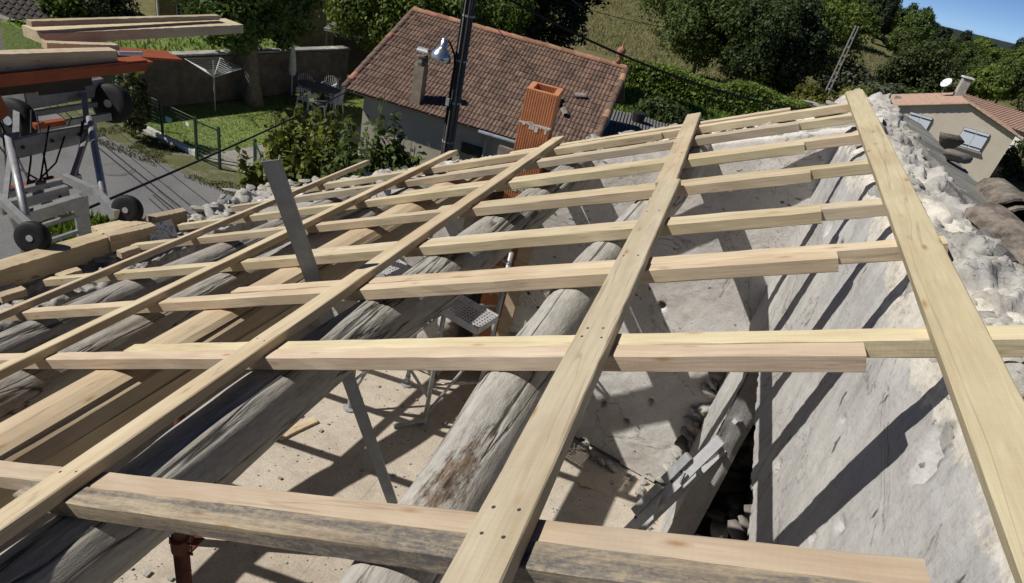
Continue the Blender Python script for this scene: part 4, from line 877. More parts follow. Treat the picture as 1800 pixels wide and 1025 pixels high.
# ---- shed right of the house
sd = thing('garden_shed', (-3, 25, 0), 'low shed with grey corrugated roof beyond the tiled house', 'shed'); shm = flat_mat('fibre_cement', (.17, .17, .17), .95, var=.35, scale=6, bmp=.4)
Msd = Matrix.Translation((-2.6, 22.6, 0)) @ Matrix.Rotation(rad(8), 4, 'Z')
MB().box((0, 0, .95), (2.6, 3.4, 1.9)).build('wall', rend_g, sd, Msd); mb = MB()
for k in range(26): mb.box((-1.5+k*.12, 0, 2.0+.10*abs(k-13)/13*-1+.10), (.075, 3.9, .05))
mb.box((0, 0, 1.98), (3.1, 3.9, .06)); tag(mb.build('corrugated_roof', shm, sd, Msd))
o = MB().lathe([(.22, 0), (.25, .3), (.21, .32), (.02, .33)], 16, Matrix.Translation((-2.7, 23.4, 2.14))).build('black_bucket', M_['black']); tag(o, 'upturned black bucket on the grey shed roof', 'bucket')

# ------------------------------------------------------------------ street lamp pole and cables
sp_ = thing('utility_pole', (-4.25, 10, 0), 'dark wooden utility pole with cables in front of the tiled roof', 'pole')
pw = flat_mat('creosoted_wood', (.10, .095, .088), .8, var=.5, scale=7, bmp=.5)
MB().tube([(-4.20, 10, 0), (-4.24, 10, 3.5), (-4.28, 10, 7.6)], [.12, .108, .09], 16).build('shaft', pw, sp_, smooth=True)
for a in (0, .6, 1.3): MB().tube([(-4.2+.122*cos(4+a), 10+.122*sin(4+a), 2.0), (-4.28+.10*cos(4+a), 10+.10*sin(4+a), 7.4)], .012, 6).build('clipped_cable', M_['cable'], sp_)
for z in (3.9, 4.6, 5.3, 6.0): MB().lathe([(.112, 0), (.112, .03)], 16, Matrix.Translation((-4.25, 10, z))).build('strap', M_['steel'], sp_)
lp = thing('street_lamp', (-4.4, 9.9, 4.4), 'silver bell-shaped street lamp on a bent arm fixed to the utility pole', 'lamp')
MB().tube([(-4.32, 9.90, 4.25), (-4.32, 9.90, 4.95), (-4.31, 9.90, 5.2), (-4.33, 9.87, 5.40), (-4.42, 9.84, 5.56), (-4.48, 9.82, 5.60)], .016, 8).build('arm', M_['cable'], lp, smooth=True)
Ml_ = Matrix.Translation((-4.50, 9.8, 5.60)) @ Matrix.Rotation(rad(6), 4, 'Y')
MB().lathe([(.0, .02), (.055, .01), (.06, -.12), (.075, -.14), (.11, -.17), (.16, -.24), (.185, -.33), (.175, -.33), (.14, -.22), (.05, -.15)], 24, Ml_).build('shade', flat_mat('polished_aluminium', (.75, .76, .78), .22, .9, .1), lp, smooth=True)
MB().lathe([(.02, -.15), (.05, -.20), (.045, -.25), (.01, -.27)], 14, Ml_).build('bulb', wht, lp, smooth=True)
MB().box((-4.32, 9.88, 4.62), (.06, .06, .12)).build('fuse_box', M_['steel'], lp)
def cable(label, a, b, sag, r, group='overhead cables', n=24):
    a = V3(a); b = V3(b); pts = [a.lerp(b, i/n)-Vector((0, 0, sag*4*(i/n)*(1-i/n))) for i in range(n+1)]
    tag(MB().tube(pts, r, 6).build('cable', M_['cable']), label, 'cable', group)
cable('thick black cable running from the utility pole down across the conifer to the right', (-4.28, 10, 6.55), (1.6, 15.3, 5.25), .28, .022)
cable('thin cable alongside the thick one leaving the utility pole top', (-4.28, 10, 6.70), (-1.5, 13.4, 6.3), .1, .006)
cable('black cable from the tiled house corner over the street to the eave', pt(.1, .1, 2.85), (-5.8, 3.77, 3.92), .06, .016)
cable('slack stay wire dropping from the pole top behind the tiled ridge', (-4.22, 10.05, 6.3), (-3.6, 12.5, 4.9), .05, .006)
for k, (a, b) in enumerate([((-14.2, 9.4, 2.5), (-4.1, 5.9, 2.5)), ((-14.3, 9.6, 2.5), (-4.1, 6.0, 2.5)), ((-14.4, 9.85, 2.5), (-4.1, 6.15, 2.5)), ((-14.5, 10.2, 2.5), (-4.1, 6.45, 2.5))]):
    cable(['lowest thick', 'second', 'third', 'thin uppermost'][k]+' of the parallel wires crossing the grey street', a, b, .1, .012 if k < 2 else .007)
# ------------------------------------------------------------------ material hoist at the eave
ho_ = thing('material_hoist', (-5.5, 3.4, 0), 'grey aluminium material hoist with rubber wheels resting at the eave', 'hoist')
dull = flat_mat('dull_aluminium', (.36, .365, .37), .5, .55, .3, 12)
orange = flat_mat('orange_paint', (.30, .075, .03), .6, var=.3, scale=5)
def hb(name, a, b, wd, th, upv=(0, 0, 1), mat=None): return MB().bar(a, b, wd, th, upv).build(name, mat or dull, ho_)
def wheel(c, axis, R, wd, label=None):
    ax = V3(axis).normalized(); Mx = frame(c, ax.orthogonal(), ax)
    t = MB().lathe([(R*.55, -wd*.5), (R*.85, -wd*.5), (R*.97, -wd*.36), (R, -wd*.15), (R, wd*.15), (R*.97, wd*.36), (R*.85, wd*.5), (R*.55, wd*.5)], 26, Mx).build('tyre', M_['black'], ho_, smooth=True)
    MB().lathe([(R*.56, -wd*.42), (R*.5, -wd*.25), (R*.2, -wd*.2), (R*.2, -wd*.55), (R*.05, -wd*.55)], 18, Mx).build('rim', M_['alu'], t)
    MB().lathe([(R*.05, wd*.55), (R*.2, wd*.55), (R*.2, wd*.2), (R*.5, wd*.25), (R*.56, wd*.42)], 18, Mx).build('rim', M_['alu'], t); return t
D = Vector((-.81, .585, 0)).normalized(); S_ = Vector((.585, .81, 0)).normalized()
wheel((-4.02, 3.34, 4.93), S_*-.45+Vector((.6, -.5, .25)), .115, .07); wheel((-4.09, 2.64, 4.93), S_*-.45+Vector((.6, -.5, .25)), .115, .07)
wheel((-6.12, 5.05, 4.88), S_*-.5+Vector((.5, -.4, .2)), .21, .14); wheel((-6.20, 4.05, 4.86), S_*-.5+Vector((.5, -.4, .2)), .21, .14)
for a, b in (((-4.89, 3.51, 4.86), (-4.46, 3.44, 4.90)), ((-4.46, 3.44, 4.90), (-4.05, 3.27, 4.90)), ((-4.95, 2.98, 4.86), (-4.50, 2.82, 4.90)), ((-4.50, 2.82, 4.90), (-4.09, 2.70, 4.90))): hb('wheel_arm', a, b, .045, .07)
for a, b in (((-5.72, 4.45, 4.95), (-4.46, 3.50, 4.86)), ((-5.70, 3.65, 4.95), (-4.49, 2.88, 4.86))): MB().tube([a, b], .030, 12).build('side_tube', dull, ho_, smooth=True)
for a, b, h_ in (((-5.62, 3.60, 4.86), (-5.62, 4.42, 4.86), .17), ((-4.58, 2.92, 4.80), (-4.57, 3.38, 4.80), .10), ((-4.96, 3.00, 4.72), (-4.93, 3.54, 4.72), .10), ((-5.15, 3.20, 4.70), (-5.1, 3.8, 4.70), .09)): hb('cross_beam', a, b, .05, h_, (0, 0, 1))
# axle box between the big wheels, an open tray
a, b = Vector((-6.40, 4.22, 5.02)), Vector((-6.42, 5.08, 5.02)); Mt = frame(a, b-a, (0, 0, 1)); Lt = (b-a).length
mb = MB(); mb.box((Lt/2, -.16, 0), (Lt, .02, .18)); mb.box((Lt/2, .16, 0), (Lt, .02, .18)); mb.box((Lt/2, 0, -.09), (Lt, .32, .02)); mb.box((0, 0, 0), (.02, .32, .18)); mb.box((Lt, 0, 0), (.02, .32, .18)); mb.build('axle_tray', dull, ho_, Mt)
hb('axle', (-6.30, 3.95, 4.86), (-6.22, 5.15, 4.86), .05, .05); hb('lower_rail', (-6.1, 4.15, 4.78), (-6.05, 4.95, 4.78), .04, .08)
# hoist ladder going down to the street
for s in (0, 1):
    o0 = Vector((-4.85, 3.05, 4.70))+Vector((.02, .52, 0))*s; hb('ladder_rail', o0, o0+Vector((-2.9, 2.0, -4.65)), .05, .11, (1, 1, 1))
for k in range(17):
    t = k/17; o0 = Vector((-4.85, 3.05, 4.70))+Vector((-2.9, 2.0, -4.65))*t; hb('ladder_rung', o0, o0+Vector((.02, .52, 0)), .03, .035)
for s in (0, 1):
    o0 = Vector((-5.66, 3.66, 4.80))+Vector((0, .70, 0))*s; hb('strut', o0, o0+Vector((-.55, .45, .18)), .05, .07)
# load platform in orange with its posts
hb('platform', (-5.60, 3.30, 5.60), (-5.48, 4.78, 5.60), .62, .025, (0, 0, 1), orange); hb('platform_edge', (-5.30, 3.30, 5.58), (-5.20, 4.70, 5.58), .03, .10, (0, 0, 1), orange)
hb('platform_flap', (-5.55, 4.80, 5.59), (-5.42, 5.25, 5.55), .32, .022, (0, 0, 1), orange)
hb('platform_post', (-5.62, 3.42, 5.57), (-5.95, 3.75, 5.0), .22, .05, (1, 0, 0), orange); hb('cross_plate', (-5.85, 3.6, 5.42), (-5.70, 4.62, 5.42), .05, .14, (0, 0, 1), orange)
hb('cylinder_cover', (-5.95, 4.05, 4.88), (-5.92, 4.33, 4.88), .07, .05, (0, 0, 1), orange); hb('motor_cover', (-5.30, 3.35, 4.66), (-5.28, 3.70, 4.66), .08, .05, (0, 0, 1), orange)
for k in range(9):      # hoses and cables hanging in the frame
    a = Vector((-5.75+random.uniform(-.3, .2), 3.7+random.uniform(-.1, .6), 5.0)); b = Vector((-5.05+random.uniform(-.2, .2), 3.2+random.uniform(-.1, .4), 4.70)); m_ = (a+b)/2-Vector((0, 0, random.uniform(.08, .25)))
    MB().tube([a, a.lerp(m_, .6), m_, m_.lerp(b, .5), b], .008, 6).build('hose', M_['cable'], ho_, smooth=True)
for y in (3.68, 3.95, 4.22, 4.36): MB().lathe([(.016, 0), (.016, .012)], 8, frame((-5.592, y, 4.87), (0, 1, 0), (1, 0, 0))).build('bolt', M_['dark_hole'], ho_)
for k in range(7):      # rags and packaging lying in the tray
    p_ = Vector((-6.42+random.uniform(-.12, .12), 4.3+.11*k, 5.0)); V = []
    for i_ in range(4):
        for j_ in range(4): V.append(p_+Vector((.05*(i_-1.5), .05*(j_-1.5), random.uniform(.0, .09))))
    mk('rag', V, grid_faces(4, 4), [wht, orange, M_['stone_dark'], wht, M_['cable'], dull, orange][k], ho_)
hb('gear_box', (-6.25, 4.30, 5.18), (-6.2, 4.75, 5.18), .22, .20, (0, 0, 1), M_['dark_hole']); hb('cross_plate', (-5.9, 3.75, 5.28), (-5.82, 4.6, 5.28), .03, .10, (0, 0, 1), M_['dark_hole'])
hb('diagonal_strut', (-5.68, 4.42, 4.90), (-4.95, 3.58, 4.74), .035, .05); hb('diagonal_strut', (-5.68, 3.66, 4.90), (-4.98, 3.06, 4.74), .035, .05)
MB().tube([(-5.25, 4.45, 5.70), (-5.2, 4.66, 5.69)], .022, 8).build('roller', M_['alu'], ho_)
o = MB().box((-5.86, 3.62, 5.69), (.22, .22, .12)).build('blue_toolbox', flat_mat('blue_plastic', (.03, .07, .25), .5)); tag(o, 'blue plastic toolbox on the orange hoist platform', 'toolbox')
for a, b, wd, th, lb in (((-6.02, 4.25, 5.73), (-5.80, 6.55, 5.73), .30, .10, 'long pale plank stack sticking out over the lawn from the hoist platform'), ((-5.62, 4.05, 5.74), (-5.50, 4.66, 5.70), .09, .06, 'short pale timber lying across the planks on the hoist'),
                        ((-5.45, 3.30, 5.76), (-5.32, 4.46, 5.72), .12, .14, 'thick pale timber at the front edge of the hoist platform'), ((-5.98, 4.2, 5.82), (-5.86, 6.35, 5.80), .07, .05, 'narrow pale lath on top of the long plank stack')):
    timber('loaded_timber', a, b, wd, th, M_['wood'], (0, 0, 1), lb, 'timber', 'timbers loaded on the hoist', seed=int(wd*777))
# timbers lying along the eave
timber('eave_timber', (-4.02, 1.9, 4.90), (-3.93, 3.06, 4.86), .13, .15, M_['wood_pale'], (0, 0, 1), 'thick pale beam lying along the eave under the hoist wheels', 'timber', seed=61)
for k, (a, b, lb) in enumerate((((-4.05, 3.06, 4.86), (-3.96, 3.40, 4.86), 'outermost short block'), ((-3.97, 3.04, 4.87), (-3.88, 3.38, 4.87), 'second short block'), ((-3.88, 3.03, 4.88), (-3.79, 3.36, 4.88), 'third short block'), ((-3.92, 3.44, 4.87), (-3.84, 3.72, 4.87), 'longer brown block farthest along the eave'))):
    timber('timber_block', a, b, .075, .14, M_['wood_dull'] if k == 3 else M_['wood'], (0, 0, 1), lb+' of the bundle beside the small hoist wheel', 'timber', 'short timber blocks at the eave', seed=k+300)
mlab, ntl, bl = newmat('printed_label', .6); vl = tex(ntl, (28, 60, 60), rnd=False); cl = ramp(ntl, noise(ntl, vl, .8, 2), [(.40, (.25, .28, .38)), (.45, (.70, .71, .74))]); ntl.links.new(cl, bl.inputs['Base Color'])
o = MB().quad((-3.735, 3.28, 4.76), (-3.70, 3.50, 4.755), (-3.77, 3.52, 4.875), (-3.80, 3.30, 4.88)).build('paper_label', mlab); tag(o, 'white printed paper label stuck to the timber bundle at the eave', 'label')
for k, (x, y) in enumerate(((-3.68, 2.55), (-3.66, 3.0), (-3.72, 2.2))):
    timber('wedge_block', (x, y-.07, 4.86), (x+.02, y+.07, 4.86), .06, .05, M_['wood'], (0, 0, 1), ['small pale wedge block on the eave stones near the thick beam', 'small pale wedge block on the eave stones near the bundle', 'small pale wedge block on the eave stones at the frame edge'][k], 'timber', 'wedge blocks on the eave', seed=k)

# ------------------------------------------------------------------ weeds, lawn tufts
def tufts(name, label, n, area, h0, h1, mat, seed, z=0.0, cat='grass', hfun=None):
    g = np.random.default_rng(seed); P = np.zeros((n, 3)); P[:, 0] = g.uniform(area[0], area[1], n); P[:, 1] = g.uniform(area[2], area[3], n)
    if hfun is not None: P = P[hfun(P[:, 0], P[:, 1])]; n = len(P)
    P[:, 2] = z if z is not None else terr(P[:, 0], P[:, 1]); a = g.uniform(0, 6.28, n); h = g.uniform(h0, h1, n); wd = h*.16+.004
    t = np.stack([np.cos(a), np.sin(a), a*0], -1)*wd[:, None]; ln = np.stack([g.normal(0, .35, n)*h, g.normal(0, .35, n)*h, h], -1)
    V = np.stack([P-t, P+t, P+ln+t*.15, P+ln-t*.15], 1).reshape(-1, 3); o = mk(name, V, np.arange(4*n).reshape(-1, 4), mat); tag(o, label, cat, kind='stuff'); return o
def inpoly(P):
    P = np.array(P)
    def f(x, y):
        r = np.zeros(len(x), bool)
        for (x0, y0), (x1, y1) in zip(P, np.roll(P, -1, 0)): c = ((y0 > y) != (y1 > y)) & (x < (x1-x0)*(y-y0)/(y1-y0+1e-12)+x0); r ^= c
        return r
    return f
LP_ = [(-13.05, 13.3), (-16.5, 13.9), (-15.0, 22.5), (-14.2, 27), (-10.4, 27), (-11.8, 19), (-12.6, 15.4)]
tufts('lawn_grass', 'short green lawn grass', 30000, (-16.6, -10.3, 13.2, 26), .02, .06, leaf_mat('lawn_blade', (.14, .20, .05), (.22, .27, .09)), 1, .008, hfun=inpoly(LP_))
tufts('verge_weeds', 'dry weeds along the street verge', 6000, (-16, -9.5, 11.9, 13.3), .02, .07, LM['oliv'], 2, .006, hfun=lambda x, y: fbm(np.stack([x, y, x*0], -1), 3, 5) > .05)
tufts('wall_weeds', 'green weeds growing at the foot of the house below the hoist', 7000, (-12.5, -7.5, 7.4, 10.4), .05, .28, LM['light'], 3, .004, hfun=lambda x, y: (y < .55*(x+12.5)+8.6-.0*x) & (fbm(np.stack([x*.8, y*.8, x*0], -1), 3, 6) > -.15) & (y < 9.6))
tufts('terrace_grass', 'grass on the raised lawn above the garden wall', 9000, (-24, -15.2, 14, 24), .04, .14, LM['light'], 4, 1.50, hfun=inpoly(UL))
tufts('field_grass', 'tall dry grass on the sloping field', 40000, (-22, 16, 50, 95), .10, .32, leaf_mat('straw', (.20, .185, .10), (.31, .29, .17)), 5, None)

# ------------------------------------------------------------------ hillside trees
def hb_tree(x, y, hgt, R, key, seed, label, group='trees on the hillside', n=4200, size=.24, name='hillside_tree', cz=None, **k):
    return tree(name, label, (x, y, float(terr(x, y))), hgt, R, n, size, LM[key], seed, group, tr=.16, cz=cz, nb=5, **k)
# big mass right of the conifer
hb_tree(-3.0, 50, 6.5, (3.6, 3.0, 3.2), 'mid', 101, 'round green tree at the left end of the dense clump behind the hedge', n=13000, size=.12, nl=70, lump=.24, shell=.35)
hb_tree(1.2, 49, 7.5, (3.6, 3.0, 3.7), 'dark', 102, 'dark broad tree in the middle of the clump behind the hedge', n=14000, size=.12, nl=70, lump=.24, shell=.35)
hb_tree(3.2, 50, 7.2, (2.3, 2.6, 3.5), 'fir', 103, 'blackish tree at the right end of the clump behind the hedge', n=13000, size=.12, nl=70, lump=.24, shell=.35)
hb_tree(-1.0, 57, 8.0, (4.2, 3.2, 3.6), 'mid', 104, 'taller green tree rising behind the clump', n=11000, size=.14, nl=70, lump=.24, shell=.35)
hb_tree(5.0, 59, 8.0, (4.0, 3.2, 3.6), 'light', 105, 'lighter tree rising behind the blackish one', n=11000, size=.14, nl=70, lump=.24, shell=.35)
hb_tree(-7.5, 66, 7.5, (4.2, 3.2, 3.4), 'mid', 106, 'green tree above the dry field left of the clump', n=11000, size=.14)
# bushes around the concrete pole
hb_tree(4.9, 43.5, 2.6, (1.5, 1.3, 1.3), 'yell', 111, 'yellow-green bush left of the perforated concrete pole', n=3200, size=.13, name='hillside_bush', cat='shrub')
hb_tree(7.8, 46.5, 3.0, (1.7, 1.4, 1.5), 'yell', 112, 'yellow-green bush right of the perforated concrete pole', n=3600, size=.13, name='hillside_bush', cat='shrub')
hb_tree(10.3, 53, 3.0, (1.8, 1.5, 1.5), 'grey', 113, 'grey-green bush behind the shuttered house ridge', n=3200, size=.14, name='hillside_bush', cat='shrub')
hb_tree(12.6, 56, 2.8, (1.7, 1.5, 1.4), 'mid', 114, 'green bush behind the satellite dish', n=3000, size=.14, name='hillside_bush', cat='shrub')
hb_tree(14.2, 62, 5.8, (3.4, 2.6, 2.9), 'dark', 115, 'dark oak standing above the satellite dish', n=13000, size=.13)
hb_tree(8.0, 58, 3.4, (2.2, 1.8, 1.7), 'grey', 116, 'grey-green bush above the concrete pole', n=3200, size=.16, name='hillside_bush', cat='shrub')
hb_tree(24, 63, 2.6, (3.0, 2.0, 1.3), 'oliv', 117, 'olive bush at the right edge beyond the dry meadow', n=3000, size=.16, name='hillside_bush', cat='shrub')
hb_tree(27, 70, 3.0, (3.6, 2.4, 1.6), 'oliv', 118, 'second olive bush at the right edge beyond the dry meadow', n=3000, size=.17, name='hillside_bush', cat='shrub')
hb_tree(20, 50, 2.6, (1.6, 1.4, 1.3), 'yell', 119, 'leafy bush beside the gable at the right frame edge', n=3000, size=.12, name='hillside_bush', cat='shrub')
hb_tree(18.2, 47.0, 2.5, (1.2, 1.0, 1.3), 'dark', 120, 'dark green bush at the foot of the shuttered house', n=3000, size=.12, name='hillside_bush', cat='shrub')
# forest along the ridge: prototypes copied with their parts
protos = []
for k, (key, R_, h_, cz_) in enumerate((('mid', (3.2, 3.0, 2.9), 6.2, 3.6), ('dark', (3.0, 3.0, 3.0), 6.5, 3.7), ('light', (3.1, 3.0, 2.6), 5.6, 3.2), ('fir', (2.0, 2.0, 3.6), 7.6, 4.2))):
    tmp = thing('ridge_tree', (0, 0, 0), 'tree in the wood along the hill ridge', 'tree', 'wood along the hill ridge'); V, F = leaves((0, 0, cz_), R_, 7000, .18, 400+k, .26, 50, .5)
    c = mk('crown', V, F, LM[key], tmp); t_ = branches((0, 0, -.4), (0, 0, cz_+.8), .17, (0, 0, cz_), R_, k).build('trunk', bark, tmp); protos.append((tmp, c, t_))
g = random.Random(5); spots = []
for i in range(13):
    for j in range(12):
        y = 74+i*8+g.uniform(-2.5, 2.5); x = -14+j*6.2+g.uniform(-2, 2)+(i*.9)
        if y < 92 and x < 4: continue
        if x > .36*y+4 or (i > 8 and x < .10*y): continue
        if .19*y < x < .30*y and y < 84: continue
        if .07*y < x < .2*y and y < 88: continue
        spots.append((x, y))
for n_, (x, y) in enumerate(spots):
    pk = g.choice((0, 0, 1, 2, 2, 3)); root, c, t_ = protos[pk]; s = g.uniform(.72, 1.15)*(1 if x < .16*y else .8); Mx = Matrix.Translation((x, y, float(terr(x, y)))) @ Matrix.Rotation(g.uniform(0, 6.28), 4, 'Z') @ Matrix.Diagonal((s, s, s*g.uniform(.85, 1.15), 1))
    r = root.copy(); COL.objects.link(r); r.matrix_basis = Mx; r['label'] = ('mid-green round tree in the wood along the hill ridge', 'dark green round tree in the wood along the hill ridge', 'light green low tree in the wood along the hill ridge', 'slim blackish conifer in the wood along the hill ridge')[pk]; r['group'] = ('green', 'dark', 'light', 'conifer')[pk]+' trees of the wood along the hill ridge'
    for ch_ in (c, t_):
        k = ch_.copy(); COL.objects.link(k); k.parent = r; k.matrix_parent_inverse = Matrix.Identity(4); k.matrix_basis = Matrix.Identity(4)
for root, c, t_ in protos:
    for o in (c, t_, root): bpy.data.objects.remove(o)
wx_, wy_ = np.meshgrid(np.linspace(-120, 420, 271), np.r_[np.linspace(165, 420, 130), np.geomspace(425, 3000, 70)], indexing='ij')
wz = terr(wx_, wy_) + 4.2 + 1.0*fbm(np.stack([wx_/30, wy_/30, wx_*0], -1), 2, 88) + .7*fbm(np.stack([wx_/4, wy_/4, wx_*0], -1), 2, 89)*(wy_ < 420)
wx_ = wx_*np.clip(wy_/420, 1, 9); wz = np.where(wy_ > 420, terr(wx_, wy_)+5, wz)
tag(mk('far_woodland', np.stack([wx_, wy_, wz], -1).reshape(-1, 3), grid_faces(*wx_.shape), flat_mat('woodland_canopy', (.022, .036, .024), .95, var=.6, scale=.5, bmp=1.0)), 'far-off woodland on the plain behind the hill', 'woodland', kind='stuff')
# ---- hedge: one clipped run, plus garden beds
hd_ = thing('clipped_hedge', (-1, 43, 0), 'bright green clipped hedge running across in front of the dark trees', 'hedge')
gg = np.random.default_rng(77); n = 16000; u_ = gg.random(n); side = gg.random(n)
X_ = -7.0+12.5*u_; Yc = 41.0-.25*(X_+7)*0; H_ = 1.55+.12*np.sin(X_*1.3)+.3*(X_ > 0)
P = np.stack([X_, np.where(side < .5, Yc+gg.uniform(-.65, .65, n), Yc-.65+gg.normal(0, .06, n)), np.where(side < .5, H_+gg.normal(0, .06, n), gg.random(n)*H_)], -1)
nr_ = gg.normal(size=(n, 3)); nr_ /= np.linalg.norm(nr_, axis=1)[:, None]; t_ = np.cross(nr_, gg.normal(size=(n, 3))); t_ /= np.linalg.norm(t_, axis=1)[:, None]; b2 = np.cross(nr_, t_)
V = np.stack([P-t_*.12, P+b2*.07, P+t_*.12, P-b2*.07], 1).reshape(-1, 3); mk('foliage', V, np.arange(4*n).reshape(-1, 4), LM['hedge'], hd_)
mb = MB()
for k in range(14): x = -6.6+k*.9; mb.tube([(x, 41, 0), (x, 41, 1.3)], .05, 6)
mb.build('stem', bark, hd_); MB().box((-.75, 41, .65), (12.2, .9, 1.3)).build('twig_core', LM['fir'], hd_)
tree('garden_shrub', 'dark bush between the shed roof and the hedge', (-2.2, 29.5, 0), 2.1, (1.5, 1.2, 1.1), 5000, .09, LM['dark'], 131, tr=.05, cat='shrub')
tree('garden_shrub', 'silvery low bush behind the middle board end', (1.0, 33, 0), 1.3, (1.1, .9, .7), 2600, .08, LM['grey'], 132, tr=.05, cat='shrub')
tufts('kitchen_garden', 'rows of green vegetables between the tiled house and the hedge', 9000, (-8, 4, 33, 40), .12, .45, LM['light'], 8, .0, cat='vegetables')

# ------------------------------------------------------------------ perforated concrete pole
cp = thing('concrete_pole', (5.85, 46, 0), 'pale concrete electricity pole with ladder-like openings', 'pole'); pc = flat_mat('pole_concrete', (.30, .29, .27), .9, var=.3)
bx, by, bz = 5.75, 46.0, 0.0; tz = 6.2
for s in (-1, 1): MB().bar((bx+s*.13, by, bz-.3), (bx+s*.08, by, tz), .06, .16, (0, 1, 0)).build('flange', pc, cp)
for k in range(11):
    z = bz+.3+k*.52; MB().box((bx, by, z), (.20, .12, .13)).build('web', pc, cp)

# ------------------------------------------------------------------ house with shutters on the right
rh = thing('shuttered_house', (12, 46, 0), 'beige rendered gabled house with closed pale blue shutters', 'house')
P0 = Vector((15.63, 43.02, 0)); wd_ = Vector((-.993, .11, 0)).normalized(); aw = Vector((.11, .993, 0)).normalized()
bei = flat_mat('beige_render', (.62, .55, .45), .92, var=.10, scale=1.5, bmp=.1)
def hp_(a, z, b=0.0): return P0 + wd_*a + aw*b + Vector((0, 0, z))
AP, RE, LE = 2.92, 2.93, 1.45          # apex distance, right eave height, left eave height
ZA = 3.83; LA = 10.2
gf = MB().quad(hp_(0, -.3), hp_(0, RE), hp_(AP, ZA), hp_(LA, LE), hp_(LA, -.3)).build('gable_wall', bei, rh)
MB().quad(hp_(0, -.3), hp_(0, -.3, 4.6), hp_(0, RE, 4.6), hp_(0, RE)).build('side_wall', bei, rh)
MB().quad(hp_(0, -.3, 4.6), hp_(LA, -.3, 4.6), hp_(LA, LE, 4.6), hp_(AP, ZA, 4.6), hp_(0, RE, 4.6)).build('back_wall', bei, rh)
til2 = flat_mat('pink_tile', (.42, .29, .215), .9, var=.3, scale=5, bmp=.3, hv=.01, vv=.15)
def canalfield(name, a0, z0, a1, z1, cols, rows_):
    # barrel-tile field from eave (a0,z0) to ridge (a1,z1), running back 8 m
    A = hp_(a0, z0, -.12); B = hp_(a1, z1, -.12); ud = (B-A); Ls = ud.length; ud.normalize(); Mx = Matrix((aw, ud, aw.cross(ud).normalized())).transposed().to_4x4()
    if Mx.to_3x3() @ Vector((0, 0, 1)) @ Vector((0, 0, 1)) < 0: Mx = Matrix((-aw, ud, (-aw).cross(ud).normalized())).transposed().to_4x4(); A = A+aw*4.8
    Mx.translation = A; mb = MB(); cw_, rl = 4.8/cols, Ls/rows_
    for c in range(cols):
        for r in range(rows_):
            V = []; 
            for yy, dz in ((-.03, .02), (rl, 0)):
                for k in range(6): a = pi*k/5; V.append((c*cw_+cw_/2-cos(a)*cw_*.5, r*rl+yy, .03+sin(a)*cw_*.30+dz))
            mb.add(V, [(k, k+1, 6+k+1, 6+k) for k in range(5)])
    mb.box((2.4, Ls/2, 0), (4.8, Ls, .04)); return tag(mb.build(name, til2, rh, Mx), kind='stuff')
canalfield('tile_field', -.35, RE-.10, AP, ZA+.04, 20, 9); canalfield('tile_field', LA+.2, LE-.08, AP, ZA+.04, 20, 18)
for (a0, z0), (a1, z1), n in (((-.3, RE-.05), (AP, ZA+.07), 10), ((LA, LE+.0), (AP, ZA+.07), 22)):
    for k in range(n):
        A = hp_(a0+(a1-a0)*k/n, z0+(z1-z0)*k/n, -.10); B = hp_(a0+(a1-a0)*(k+1.08)/n, z0+(z1-z0)*(k+1.08)/n, -.10)
        V, F, Mx = canal_tile(None, A, B-A, (B-A).length, .13, .11); mk('verge_tile', V, F, til2, rh, Mx)
shut = flat_mat('pale_blue_shutter', (.68, .74, .83), .6, var=.08, bmp=.05)
for a0, a1, z0, z1 in ((1.18, 2.50, 1.64, 2.64), (4.22, 5.42, 1.82, 2.62)):
    wi = MB().box((0, 0, 0), (a1-a0+.06, .08, z1-z0+.06), frame(hp_((a0+a1)/2, (z0+z1)/2, -.02), wd_, (0, 0, 1))).build('window', M_['stone_dark'], rh)
    for s in (0, 1):
        wI = (a1-a0)/2-.02; ca = a0+.01+wI/2+s*(wI+.02); o = MB().box((0, 0, 0), (wI, .05, z1-z0), frame(hp_(ca, (z0+z1)/2, -.085), wd_, (0, 0, 1))).build('shutter', shut, wi)
        mb = MB()
        for zb in (.14, .86): mb.box((0, 0, 0), (wI*.95, .02, .05), frame(hp_(ca, z0+(z1-z0)*zb, -.122), wd_, (0, 0, 1)))
        mb.build('hinge_bar', M_['dark_hole'], wi)
    MB().box((0, 0, 0), (a1-a0+.2, .16, .08), frame(hp_((a0+a1)/2, z0-.07, -.08), wd_, (0, 0, 1))).build('sill', M_['mortar'], wi)
MB().box((0, 0, .5), (.45, .5, 1.3), Matrix.Translation(hp_(AP+.2, ZA-.1, 3.2))).build('chimney', M_['mortar'], rh); MB().box((0, 0, 1.25), (.6, .65, .08), Matrix.Translation(hp_(AP+.2, ZA-.1, 3.2))).build('chimney_cap', wht, rh)
MB().box((0, 0, .1), (.35, .35, .5), Matrix.Translation(hp_(6.2, 2.7, 2.5))).build('vent', M_['mortar'], rh)
ds = thing('satellite_dish', hp_(AP+.9, ZA, 3.0), 'white satellite dish beside the chimney of the shuttered house', 'satellite dish'); dc = hp_(AP+1.1, ZA+.55, 3.0)
MB().lathe([(.0, .0), (.15, .02), (.28, .07), (.32, .11), (.31, .12), (.27, .085), (.15, .04), (0, .02)], 20, frame(dc, (0.2, .6, .8), (-.75, -.5, .45))).build('reflector', wht, ds, smooth=True)
MB().tube([dc-Vector((0, 0, .7)), dc], .025).build('mast', M_['steel'], ds); MB().tube([dc, dc+Vector((-.45, -.3, .05))], .012).build('feed_arm', M_['steel'], ds)
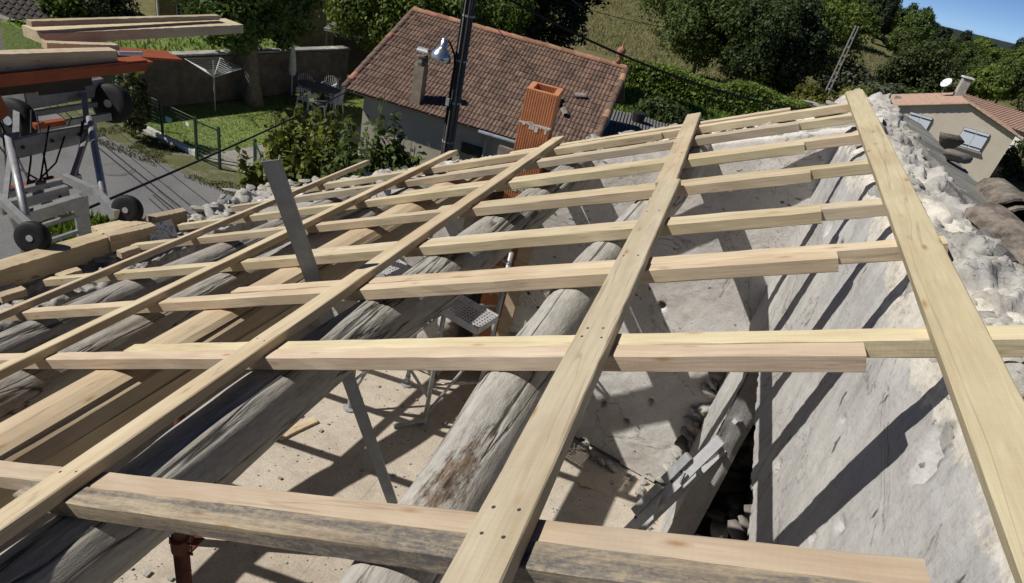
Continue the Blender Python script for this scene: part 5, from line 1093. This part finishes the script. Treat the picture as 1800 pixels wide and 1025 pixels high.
# second roof beyond
h2 = thing('annex_house', (19, 50, 0), 'white annex with tiled roof beyond the shuttered house', 'house'); Ma = Matrix.Translation((17.6, 52.0, 0)) @ Matrix.Rotation(rad(-40), 4, 'Z')
MB().box((0, 0, 1.35), (6, 5, 2.7)).build('wall', flat_mat('white_render', (.68, .66, .62), .9, var=.1), h2, Ma)
mb = MB(); mb.quad((-3.3, -2.8, 2.75), (3.3, -2.8, 2.75), (3.3, 0, 3.5), (-3.3, 0, 3.5)); mb.quad((-3.3, 0, 3.5), (3.3, 0, 3.5), (3.3, 2.8, 2.75), (-3.3, 2.8, 2.75)); mb.build('roof', til2, h2, Ma)
mb = MB()
for k in range(30):
    for s in (-1, 1): mb.tube([(-3.2+k*.22, s*2.8, 2.77), (-3.2+k*.22, 0, 3.52)], .07, 5)
tag(mb.build('tile_field', til2, h2, Ma), kind='stuff')
o = MB().box((20.6, 45.2, .6), (3.0, .08, 2.4), None).build('green_screen', flat_mat('green_netting', (.10, .22, .16), .8, var=.2)); tag(o, 'green windbreak netting beside the shuttered house', 'screen')
# ------------------------------------------------------------------ houses at the top left
oh = thing('ochre_house', (-24, 26, 1.5), 'ochre stone house with small white windows beyond the raised lawn', 'house'); Mo = Matrix.Rotation(rad(38), 4, 'Z'); Mo.translation = Vector((-24.3, 22.7, 0)) - Mo.to_3x3() @ Vector((-4, -3, 0)); och = flat_mat('ochre_stone', (.30, .24, .14), .95, var=.5, scale=6, bmp=.5)
MB().box((0, 0, 2.5), (8, 6, 5)).build('wall', och, oh, Mo)
for x in (-3.0, -1.7):
    f_ = MB().box((x, -3.0, .95), (.36, .1, .56)).build('window', wht, oh, Mo)
    for sx in (-.08, .08):
        for z in (.79, .95, 1.11): MB().box((x+sx, -3.06, z), (.12, .02, .13)).build('pane', M_['dark_hole'], f_, Mo)
    MB().box((x, -3.1, .62), (.5, .2, .06)).build('sill', M_['stone_dark'], f_, Mo)
MB().tube([(-3.9, -3.08, 0), (-3.9, -3.08, 4)], .05).build('downpipe', wht, oh, Mo)
lh = thing('lattice_roof_barn', (-26, 14.5, 1.5), 'dark barn roof with a diamond pattern of tiles at the corner', 'barn'); Mlh = Matrix.Translation((-26.4, 15.4, -1.55)) @ Matrix.Rotation(rad(55), 4, 'Z')
MB().box((0, 0, .9), (7.5, 5, 1.8)).build('wall', M_['stone_dark'], lh, Mlh); lt = flat_mat('slate_brown', (.10, .085, .08), .9, var=.4, scale=9, vv=.2)
rr_ = MB().quad((-4, -2.9, 1.6), (4, -2.9, 1.6), (4, 1.2, 4.4), (-4, 1.2, 4.4)).build('roof', M_['dark_hole'], lh, Mlh); mb = MB(); ux = Vector((0, 4.1, 2.8)).normalized(); un = Vector((0, -2.8, 4.1)).normalized()
for i in range(34):
    for j in range(22):
        c = Vector((-3.9+i*.235+(j % 2)*.117, -2.85, 1.63))+ux*(j*.22)+un*.02; s = .125
        mb.quad(c-ux*s*1.3+un*.03, c+Vector((s, 0, 0)), c+ux*s*1.3, c-Vector((s, 0, 0)))
tag(mb.build('slate_field', lt, lh, Mlh), kind='stuff')
